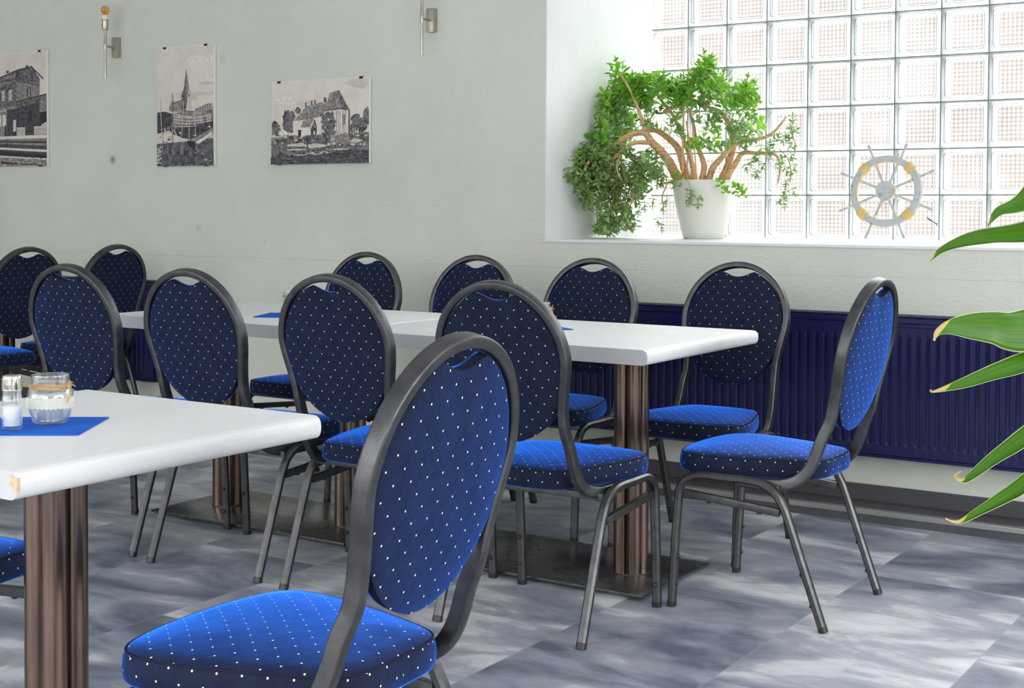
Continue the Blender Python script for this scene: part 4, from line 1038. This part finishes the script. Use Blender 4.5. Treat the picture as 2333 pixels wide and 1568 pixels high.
BR = {
'B1':([(-2.72, 5.57, 1.215), (-2.766, 5.56, 1.277), (-2.789, 5.54, 1.333), (-2.813, 5.5, 1.384), (-2.843, 5.47, 1.423), (-2.858, 5.45, 1.457), (-2.885, 5.44, 1.463), (-2.939, 5.42, 1.446), (-2.992, 5.4, 1.407), (-3.02, 5.33, 1.373), (-3.045, 5.27, 1.333), (-3.05, 5.24, 1.290)], .0255, .006),
'B1b':([(-2.852, 5.45, 1.447), (-2.872, 5.44, 1.513), (-2.893, 5.43, 1.576), (-2.927, 5.42, 1.656), (-2.969, 5.4, 1.73)], .013, .0035),
'B2':([(-2.715, 5.6, 1.215), (-2.745, 5.6, 1.310), (-2.774, 5.6, 1.393), (-2.813, 5.6, 1.434), (-2.865, 5.6, 1.47), (-2.911, 5.6, 1.483), (-2.98, 5.62, 1.468)], .021, .009),
'B3':([(-2.838, 5.475, 1.418), (-2.889, 5.4, 1.416), (-2.931, 5.36, 1.381), (-2.959, 5.33, 1.341), (-2.973, 5.32, 1.284)], .011, .004),
'B3b':([(-2.93, 5.36, 1.38), (-2.94, 5.33, 1.312), (-2.915, 5.32, 1.256)], .007, .003),
'B4':([(-2.631, 5.54, 1.215), (-2.628, 5.54, 1.262), (-2.619, 5.54, 1.314), (-2.643, 5.55, 1.371), (-2.667, 5.56, 1.412), (-2.689, 5.58, 1.487), (-2.715, 5.58, 1.573)], .017, .006),
'B4b':([(-2.649, 5.5, 1.215), (-2.655, 5.505, 1.26), (-2.665, 5.52, 1.314), (-2.736, 5.6, 1.403), (-2.811, 5.62, 1.545), (-2.89, 5.62, 1.64), (-2.893, 5.6, 1.72)], .016, .004),
'B5':([(-2.625, 5.56, 1.215), (-2.60, 5.55, 1.262), (-2.571, 5.53, 1.308), (-2.53, 5.52, 1.346), (-2.485, 5.5, 1.383), (-2.432, 5.5, 1.41), (-2.349, 5.5, 1.424), (-2.291, 5.5, 1.444), (-2.246, 5.5, 1.487), (-2.225, 5.5, 1.515)], .019, .003),
'B6':([(-2.58, 5.6, 1.215), (-2.555, 5.6, 1.270), (-2.524, 5.6, 1.343), (-2.506, 5.6, 1.41), (-2.513, 5.6, 1.466), (-2.538, 5.6, 1.512), (-2.577, 5.59, 1.558), (-2.634, 5.58, 1.587), (-2.65, 5.56, 1.683), (-2.634, 5.55, 1.765)], .020, .004),
'B7':([(-2.56, 5.58, 1.215), (-2.53, 5.58, 1.262), (-2.485, 5.58, 1.33), (-2.455, 5.58, 1.369), (-2.379, 5.57, 1.367), (-2.298, 5.56, 1.36), (-2.275, 5.56, 1.31), (-2.283, 5.56, 1.239)], .018, .003),
'B8':([(-2.846, 5.6, 1.562), (-2.763, 5.6, 1.599), (-2.706, 5.6, 1.608), (-2.634, 5.58, 1.587)], .011, .009),
}
rnd = random.Random(21)
for nm, (pts, r0, r1) in BR.items():
    P = crom(pts, 6); n = len(P); m = MB()
    rad = [(r0 + (r1-r0)*(i/(n-1))**.8)*(1 + .05*math.sin(i*2.2) + (.06 if i % 6 == 0 else 0)) for i in range(n)]
    m.tube(P, rad, 10); jobj(m, 'branch', M['bark'], 60)
for a, b_ in (((-2.705, 5.5, 1.215), (-2.699, 5.5, 1.703)), ((-2.6205, 5.48, 1.215), (-2.665, 5.46, 1.756)), ((-2.635, 5.5, 1.215), (-2.679, 5.48, 1.51))):
    m = MB(); m.rod(a, b_, .0052 if a[0] == -2.705 else .0040, .0040 if a[0] == -2.705 else .0030, 8); tag(jobj(m, 'support_stick', M['bamboo']), 'thin bamboo support stick')
# leaves
def add_leaf(mb, p, d, up, ln, wd, mi=0, th=.0022, curl=0.):
    d = d.normalized(); s = d.cross(up); s = s.normalized() if s.length > 1e-5 else d.orthogonal().normalized(); n = s.cross(d)
    rows = ((.0, .10), (.18, .38), (.42, .80), (.66, 1.0), (.86, .80), (1.0, .18))
    vs = []; k = 0
    for t, w in rows:
        c = p + d*(ln*t) - n*(curl*ln*t*t); hw = wd*.5*w; tt = th*(.4 + .6*w)
        vs += [c + s*hw + n*(hw*.12), c + n*tt, c - s*hw + n*(hw*.12), c - n*tt]
    fs = [[r*4+j, r*4+(j+1) % 4, (r+1)*4+(j+1) % 4, (r+1)*4+j] for r in range(5) for j in range(4)]
    fs += [[0, 1, 2, 3][::-1], [20, 21, 22, 23]]
    mb.add(vs, fs, mi)
def inpoly(x, y, poly):
    c = False; j = len(poly)-1
    for i in range(len(poly)):
        xi, yi = poly[i]; xj, yj = poly[j]
        if (yi > y) != (yj > y) and x < (xj-xi)*(y-yi)/(yj-yi)+xi: c = not c
        j = i
    return c
# silhouettes drawn in the plane y = 5.5 (a right of x=-3.35, b below z=1.889, thousandths of a plant width)
def pw(a, b_, y): 
    x = -3.35 + .659*a/1000; z = 1.889 - .041*a/1000 - .597*b_/1000 + .0005
    k = y/5.5
    return Vector((x*k, y, H + (z-H)*k))
MAIN = [(340, 520), (365, 380), (450, 270), (520, 240), (560, 240), (760, 240), (900, 260), (1050, 230), (1110, 110), (1190, 110), (1230, 220), (1320, 260), (1450, 280), (1510, 350), (1530, 520), (1540, 620), (1480, 720), (1350, 760), (1200, 760), (1000, 720), (850, 660), (720, 600), (560, 700), (400, 780), (270, 830), (190, 960), (110, 1010), (150, 880), (220, 740), (320, 640)]
LEFT = [(60, 1010), (130, 900), (260, 800), (430, 770), (560, 800), (760, 800), (850, 930), (840, 1080), (700, 1110), (620, 1230), (560, 1180), (620, 1400), (540, 1400), (470, 1470), (290, 1470), (340, 1330), (240, 1260), (150, 1170), (70, 1080)]
main = MB(); trail = MB(); st = MB()
CENT = pw(880, 700, 5.58)
def shoot(mb, tip, d, n, ll, lw, mi, gap=.016, droop=0., stem=.0016):
    """leaf pairs along a short stem ending at tip"""
    d = d.normalized(); ref = d.orthogonal().normalized(); pts = []
    for k in range(n+1):
        s = (n-k)*gap; pts.append(tip - d*s + Vector((0, 0, -droop*s*s*20)))
    st.tube(pts, stem, 5, 0 if mb is main else 1, False)
    for k in range(n+1):
        ang = PI/2*(k % 2) + rnd.uniform(-.35, .35); f = .62 + .38*min(1, (k+1)/2.) if k < n else .62
        for sgn in (1, -1):
            side = (Matrix.Rotation(ang, 3, d) @ ref)*sgn
            ld = (side*1.0 + d*rnd.uniform(.35, .8) + Vector((0, 0, rnd.uniform(-.15, .30)))).normalized()
            add_leaf(mb, pts[k], ld, (d + Vector((rnd.uniform(-.2, .2),)*3)), ll*f*rnd.uniform(.75, 1.15), lw*f*rnd.uniform(.8, 1.1), mi, curl=rnd.uniform(-.05, .25))
        if k == n: add_leaf(mb, pts[k], d, ref, ll*.6, lw*.6, mi)
TOPB = {a: min(b_ for b_ in range(60, 1060, 10) if inpoly(a, b_, MAIN)) for a in range(130, 1540, 10)}
cnt = 0
while cnt < 330:
    a, b_ = rnd.uniform(130, 1535), rnd.uniform(60, 1040)
    if not inpoly(a, b_, MAIN): continue
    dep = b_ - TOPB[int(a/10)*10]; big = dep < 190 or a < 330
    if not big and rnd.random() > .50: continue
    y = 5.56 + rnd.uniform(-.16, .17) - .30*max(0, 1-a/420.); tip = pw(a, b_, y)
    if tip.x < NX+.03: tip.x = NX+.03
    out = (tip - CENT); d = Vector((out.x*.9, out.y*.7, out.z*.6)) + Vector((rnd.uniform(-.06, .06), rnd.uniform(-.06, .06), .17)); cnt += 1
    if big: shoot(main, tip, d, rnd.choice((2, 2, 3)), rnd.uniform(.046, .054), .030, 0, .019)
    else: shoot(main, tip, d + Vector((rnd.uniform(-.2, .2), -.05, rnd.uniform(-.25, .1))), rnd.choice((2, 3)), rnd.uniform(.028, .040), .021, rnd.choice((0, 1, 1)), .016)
# taller sprigs that break the outline
for a, b_, dx in ((470, 135, -.25), (440, 200, -.5), (520, 190, .1), (1130, 75, -.1), (1180, 105, .25), (1095, 150, -.3), (1440, 245, .2), (1490, 290, .6), (830, 225, .2), (690, 240, -.2), (370, 360, -1), (385, 430, -1), (340, 500, -1.2), (1270, 210, .2), (240, 700, -1), (160, 830, -1.2), (90, 1030, -1.6), (600, 240, -.1), (980, 240, .1), (350, 610, -1.2)):
    y = 5.45 + rnd.uniform(-.03, .06) - .24*max(0, 1-a/420.); tip = pw(a, b_, y)
    if tip.x < NX+.04: tip.x = NX+.04
    shoot(main, tip, Vector((dx, -.1, 1.0)), 3, .050, .030, 0, .020)
cnt = 0
while cnt < 310:
    a, b_ = rnd.uniform(50, 860), rnd.uniform(770, 1480)
    if not inpoly(a, b_, LEFT): continue
    y = 5.42 + rnd.uniform(-.12, .12) - .20*max(0, 1-a/520.); tip = pw(a, b_, y); cnt += 1
    if tip.x < NX+.03: tip.x = NX+.03
    if tip.z < SZ+.03: tip.z = SZ+.03
    d = Vector((rnd.uniform(-.5, .5), rnd.uniform(-.4, .3), rnd.uniform(-1.0, .25)))
    shoot(trail, tip, d, rnd.choice((2, 3)), .033, .020, 0, .015)
# hanging stems that carry the trailing clump
for a0, a1, b0, b1 in ((250, 230, 930, 1280), (330, 380, 900, 1420), (430, 440, 880, 1470), (500, 560, 860, 1340), (600, 600, 830, 1380), (690, 640, 830, 1180), (780, 820, 850, 1080), (400, 330, 880, 1350), (820, 860, 930, 1180)):
    P = [pw(a0+(a1-a0)*t+30*math.sin(t*5), b0+(b1-b0)*t, 5.40+.05*math.sin(a0+3*t)) for t in (0, .25, .5, .75, 1)]
    for p_ in P:
        p_.x = max(p_.x, NX+.02)
    st.tube(crom(P, 4), .0028, 6, 1)
for a, b_, y in ((840, 1230, 5.5), (830, 1380, 5.48), (800, 1340, 5.47), (700, 1230, 5.45), (760, 1200, 5.46), (650, 1270, 5.42), (860, 1180, 5.5)): shoot(trail, pw(a, b_, y), Vector((rnd.uniform(-.3, .3), -.1, -1)), 2, .030, .018, 0)
# thin right-hand sprays
for a, b_, dx, dz in ((1750, 560, .2, 1), (1780, 600, .7, .5), (1730, 590, -.5, .4), (1620, 650, -.3, .6), (1660, 640, .2, .8), (1760, 720, .6, .1), (1750, 800, .2, -.5), (1770, 880, .3, -.8), (1740, 940, 0, -1), (1710, 1000, -.2, -.8), (1690, 1060, -.4, -.8), (1770, 1050, .4, -.6), (1660, 1110, -.6, -.8), (1700, 1140, .2, -1), (1520, 940, .2, -.6), (1490, 930, -.3, -.4), (1470, 860, 0, -.5), (1610, 780, .3, .4), (1560, 880, .2, -.3), (1690, 800, .2, .3), (1710, 640, -.3, .6), (1740, 660, .4, .5), (1690, 690, .1, -.6), (1620, 720, .2, .5), (1580, 740, -.2, .8), (1540, 760, .1, -.7), (1600, 700, .1, .9), (1640, 860, 0, -.6), (1680, 850, .2, .6), (1725, 900, .3, -.3), (1715, 1080, 0, -.8), (1500, 800, .1, .7), (1520, 830, .2, -.5), (1440, 900, .2, -.6), (1750, 500, 0, 1)):
    shoot(main, pw(a, b_, 5.52), Vector((dx, -.1, dz)), 2, .029, .017, 1, .014, 0, .0012)
for P in ([(1660, 740), (1720, 800), (1745, 900), (1735, 960)], [(1740, 620), (1770, 700), (1760, 800)], [(1710, 960), (1700, 1060), (1660, 1120)]): st.tube(crom([pw(a, b_, 5.52) for a, b_ in P], 4), .0022, 6, 1)
# sprigs over the pot rim
st.tube(crom([(-2.655, 5.47, 1.262), (-2.650, 5.435, 1.266), (-2.635, 5.425, 1.228), (-2.628, 5.435, 1.194), (-2.646, 5.445, 1.144)], 5), .0020, 6, 0); st.tube(crom([(-2.628, 5.435, 1.194), (-2.603, 5.44, 1.165), (-2.603, 5.452, 1.135)], 4), .0016, 6, 0)
for p_, d in (((-2.628, 5.425, 1.200), (.4, -.3, -.6)), ((-2.646, 5.435, 1.165), (-.4, -.3, -.6)), ((-2.646, 5.44, 1.145), (-.6, -.2, -.4)), ((-2.603, 5.445, 1.138), (.1, -.2, -1)), ((-2.59, 5.44, 1.170), (1, -.2, .1)), ((-2.63, 5.43, 1.182), (.2, -.3, -1))): shoot(trail, Vector(p_), Vector(d), 1, .028, .018, 0, .012)
for a, b_, dx in ((900, 1020, -.4), (940, 960, -.2), (980, 1040, -.2), (1250, 985, .1), (1290, 1040, .3), (1400, 1030, .5), (1420, 1060, .8), (1360, 1020, .1)): shoot(main, pw(a, b_, 5.46), Vector((dx, -.6, .4)), 2, .034, .02, 0)
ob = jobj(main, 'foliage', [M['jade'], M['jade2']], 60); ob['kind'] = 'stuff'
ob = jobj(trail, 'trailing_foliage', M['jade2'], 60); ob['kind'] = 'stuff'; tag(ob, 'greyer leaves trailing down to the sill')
ob = jobj(st, 'thin_stems', [M['twig'], M['twig2']], 60); ob['kind'] = 'stuff'

# ------------------------------------------------------------------ striped plant entering from the right
def stripe_leaf(name, tip):
    m, nt, out = nmat(name)
    uv = coord(nt, 'UV'); s = node(nt, 'ShaderNodeSeparateXYZ'); L(nt, uv, s.inputs[0]); U, V = s.outputs[0], s.outputs[1]
    n = noise(nt, mapping(nt, uv, (1.2, 26, 1)), 2, 4, .6); n2 = noise(nt, mapping(nt, uv, (30, 3, 1)), 2, 3, .6)
    c = ramp(nt, n.outputs[0], [(.3, (.035, .115, .008)), (.55, (.085, .24, .010)), (.75, (.13, .33, .015))])
    e = math_n(nt, 'ABSOLUTE', math_n(nt, 'SUBTRACT', V, .5))
    ed = math_n(nt, 'GREATER_THAN', math_n(nt, 'ADD', e, math_n(nt, 'MULTIPLY', n2.outputs[0], .02)), .478)
    c = mixc(nt, ed, c, (.72, .76, .52))
    tipf = math_n(nt, 'LESS_THAN', math_n(nt, 'ADD', U, math_n(nt, 'MULTIPLY', math_n(nt, 'SUBTRACT', V, .5), .05)), tip)
    rim = math_n(nt, 'MULTIPLY', math_n(nt, 'LESS_THAN', math_n(nt, 'ADD', U, math_n(nt, 'MULTIPLY', math_n(nt, 'SUBTRACT', V, .5), .05)), tip*1.22), math_n(nt, 'SUBTRACT', 1., tipf))
    c = mixc(nt, rim, c, (.62, .58, .02)); c = mixc(nt, tipf, c, mixc(nt, n2.outputs[0], (.62, .34, .10), (.82, .66, .42)))
    p = node(nt, 'ShaderNodeBsdfPrincipled'); L(nt, c, p.inputs['Base Color']); p.inputs['Roughness'].default_value = .30; p.inputs['Specular IOR Level'].default_value = .55
    t = node(nt, 'ShaderNodeBsdfTranslucent'); L(nt, mixc(nt, .35, c, (.36, .85, .0)), t.inputs[0])
    mx = node(nt, 'ShaderNodeMixShader'); mx.inputs[0].default_value = .42; L(nt, p.outputs[0], mx.inputs[1]); L(nt, t.outputs[0], mx.inputs[2])
    L(nt, mx.outputs[0], out.inputs[0]); return m
M['stripe'] = stripe_leaf('striped_green_leaf', .030); M['stripe_green'] = stripe_leaf('green_tipped_leaf', .004)
dp = empty('dracaena_plant', (-.06, 2.78, 0)); tag(dp, 'tall plant with long green leaves and brown tips entering at the right edge', 'potted plant')
def dobj(mb, name, mat, sm=50):
    o = mb.build(name, mat, dp, sm); o.location = (.06, -2.78, 0); return o
def big_leaf(pts, width, nrm, prof, fold=.15, wav=.0, seed=1, mat='stripe'):
    """pts from tip to base; nrm = direction the upper face looks; prof(t) relative width"""
    P = crom(pts, 8); n = len(P); r = random.Random(seed); m = MB(); cols_ = 9; vs = []; uv = []
    Ls = [0.]
    for i in range(1, n): Ls.append(Ls[-1] + (P[i]-P[i-1]).length)
    for i, p in enumerate(P):
        t = (P[min(i+1, n-1)]-P[max(i-1, 0)]).normalized(); N = Vector(nrm(Ls[i]/Ls[-1])) if callable(nrm) else Vector(nrm)
        N = (N - t*N.dot(t)).normalized(); S = t.cross(N); u = Ls[i]/Ls[-1]; w = width*prof(u)
        for j in range(cols_):
            f = j/(cols_-1)-.5; ww = 1 + wav*math.sin(u*46+seed + (1.3 if f > 0 else 0))*abs(f)*2
            vs.append(p + S*(f*w*ww) + N*(abs(f)*w*fold)); uv.append((u, f+.5))
    fs = [[i*cols_+j, i*cols_+j+1, (i+1)*cols_+j+1, (i+1)*cols_+j] for i in range(n-1) for j in range(cols_-1)]
    m.add(vs, fs, 0, uv)
    o = dobj(m, 'leaf', M[mat], 80)
    sd = o.modifiers.new('thickness', 'SOLIDIFY'); sd.thickness = .0009; sd.offset = 0
    return o
def pf(u, a=.10, tip=.06): 
    x = min(1, u/.30); y = min(1, (1-u)/.5); return max(tip, (math.sin(x*PI/2)**.85)*(.35+.65*math.sin(y*PI/2)))
crown = [(-.09, 2.755, 1.17), (-.09, 2.75, 1.10), (-.09, 2.76, 1.05), (-.085, 2.75, 1.00), (-.09, 2.755, .98), (-.085, 2.755, .95)]
# each leaf: tip first
LV = [
 ([(-.624, 2.460, 1.098), (-.608, 2.470, 1.122), (-.586, 2.486, 1.132), (-.560, 2.503, 1.150), (-.50, 2.54, 1.205), (-.36, 2.62, 1.30), (-.20, 2.70, 1.30), crown[0]], .062, (.3, -.85, .45), .12, .10, 1),
 ([(-.705, 2.405, 1.036), (-.690, 2.415, 1.052), (-.660, 2.435, 1.064), (-.623, 2.459, 1.070), (-.57, 2.494, 1.074), (-.45, 2.57, 1.092), (-.25, 2.68, 1.12), crown[1]], .074, (.15, -.50, 1.0), .45, .05, 2),
 ([(-.697, 2.402, .899), (-.690, 2.408, .915), (-.665, 2.427, .924), (-.614, 2.460, .922), (-.567, 2.491, .917), (-.44, 2.575, .935), (-.25, 2.68, 1.0), crown[2]], .078, (.25, -1., .12), .10, .05, 3),
 ([(-.700, 2.400, .814), (-.696, 2.403, .809), (-.650, 2.433, .818), (-.606, 2.463, .833), (-.566, 2.489, .846), (-.44, 2.575, .892), (-.25, 2.68, .96), crown[3]], .056, (.1, -.55, 1.), .75, .04, 4),
 ([(-.655, 2.428, .672), (-.663, 2.420, .662), (-.652, 2.428, .652), (-.636, 2.438, .660), (-.600, 2.463, .690), (-.564, 2.487, .717), (-.44, 2.575, .82), (-.25, 2.68, .93), crown[4]], .050, (-.1, -.55, 1.), .70, .04, 5),
 ([(-.676, 2.410, .590), (-.655, 2.423, .582), (-.625, 2.443, .598), (-.590, 2.466, .620), (-.555, 2.49, .645), (-.44, 2.575, .75), (-.25, 2.68, .90), crown[5]], .046, (-.1, -.60, 1.), .65, .04, 6),
]
for pts, w, nr, fo, wv_, sd in LV: big_leaf(pts, w, nr, pf, fo, wv_, sd, 'stripe_green' if sd < 3 else 'stripe')
for k, (dx, dy, z) in enumerate(((.45, -.2, 1.05), (.5, .25, 1.1), (.1, .5, 1.12), (.35, -.45, .95), (-.05, .45, .9), (.1, -.35, 1.4))):   # leaves outside the frame
    c0 = Vector((-.09, 2.755, 1.0+.05*k)); tp = c0 + Vector((dx, dy, z-1.0)); mid = c0.lerp(tp, .5) + Vector((0, 0, .14)); big_leaf([tuple(tp), tuple(mid), tuple(c0)], .07, (0, 0, 1), pf, .2, .05, 10+k)
m = MB(); m.tube(crom([(-.06, 2.78, .26), (-.07, 2.775, .6), (-.085, 2.757, .95), (-.09, 2.755, 1.32)], 6), [.02]*13 + [.017]*6, 12); dobj(m, 'cane', M['bark'])
m = MB(); m.lathe([(0, 0), (.11, 0), (.118, .01), (.150, .26), (.158, .30), (.150, .30), (.142, .27), (0, .265)], (-.06, 2.78, 0), 40); dobj(m, 'pot', M['pot'])

# ------------------------------------------------------------------ light, sky, camera
w = bpy.data.worlds.new('overcast_sky'); bpy.context.scene.world = w; w.use_nodes = True
nt = w.node_tree; nt.nodes.clear()
tc = node(nt, 'ShaderNodeTexCoord'); s = node(nt, 'ShaderNodeSeparateXYZ'); L(nt, tc.outputs['Generated'], s.inputs[0])
mr = node(nt, 'ShaderNodeMapRange'); mr.interpolation_type = 'SMOOTHSTEP'; L(nt, s.outputs[2], mr.inputs[0])
mr.inputs[1].default_value = .10; mr.inputs[2].default_value = .42; mr.inputs[3].default_value = 1.15; mr.inputs[4].default_value = 4.2
bg = node(nt, 'ShaderNodeBackground'); bg.inputs[0].default_value = (1.0, 1.0, 1.0, 1); L(nt, mr.outputs[0], bg.inputs[1])
wo = node(nt, 'ShaderNodeOutputWorld'); L(nt, bg.outputs[0], wo.inputs[0])

cam = bpy.data.cameras.new('camera'); co = bpy.data.objects.new('camera', cam); C.objects.link(co)
f, yaw, pitch, roll, cyp = 3152.74, .5792, .0279, .0042, 563.2
F = Vector((-math.sin(yaw)*math.cos(pitch), math.cos(yaw)*math.cos(pitch), -math.sin(pitch)))
R_ = Vector((math.cos(yaw), math.sin(yaw), 0)); U_ = R_.cross(F)
Rr = R_*math.cos(roll) + U_*math.sin(roll); Ur = U_*math.cos(roll) - R_*math.sin(roll)
co.matrix_world = Matrix(((Rr.x, Ur.x, -F.x, 0), (Rr.y, Ur.y, -F.y, 0), (Rr.z, Ur.z, -F.z, H), (0, 0, 0, 1)))
cam.sensor_width = 36; cam.lens = f/2333*36; cam.shift_x = 0; cam.shift_y = (cyp-784)/2333
cam.clip_start = .02; cam.clip_end = 200
sc = bpy.context.scene; sc.camera = co
sc.view_settings.view_transform = 'Standard'; sc.view_settings.look = 'None'; sc.view_settings.exposure = 1.9; sc.view_settings.gamma = 1; sc.view_settings.use_curve_mapping = False
sc.cycles.transparent_max_bounces = 24; sc.cycles.max_bounces = 10; sc.cycles.use_denoising = True
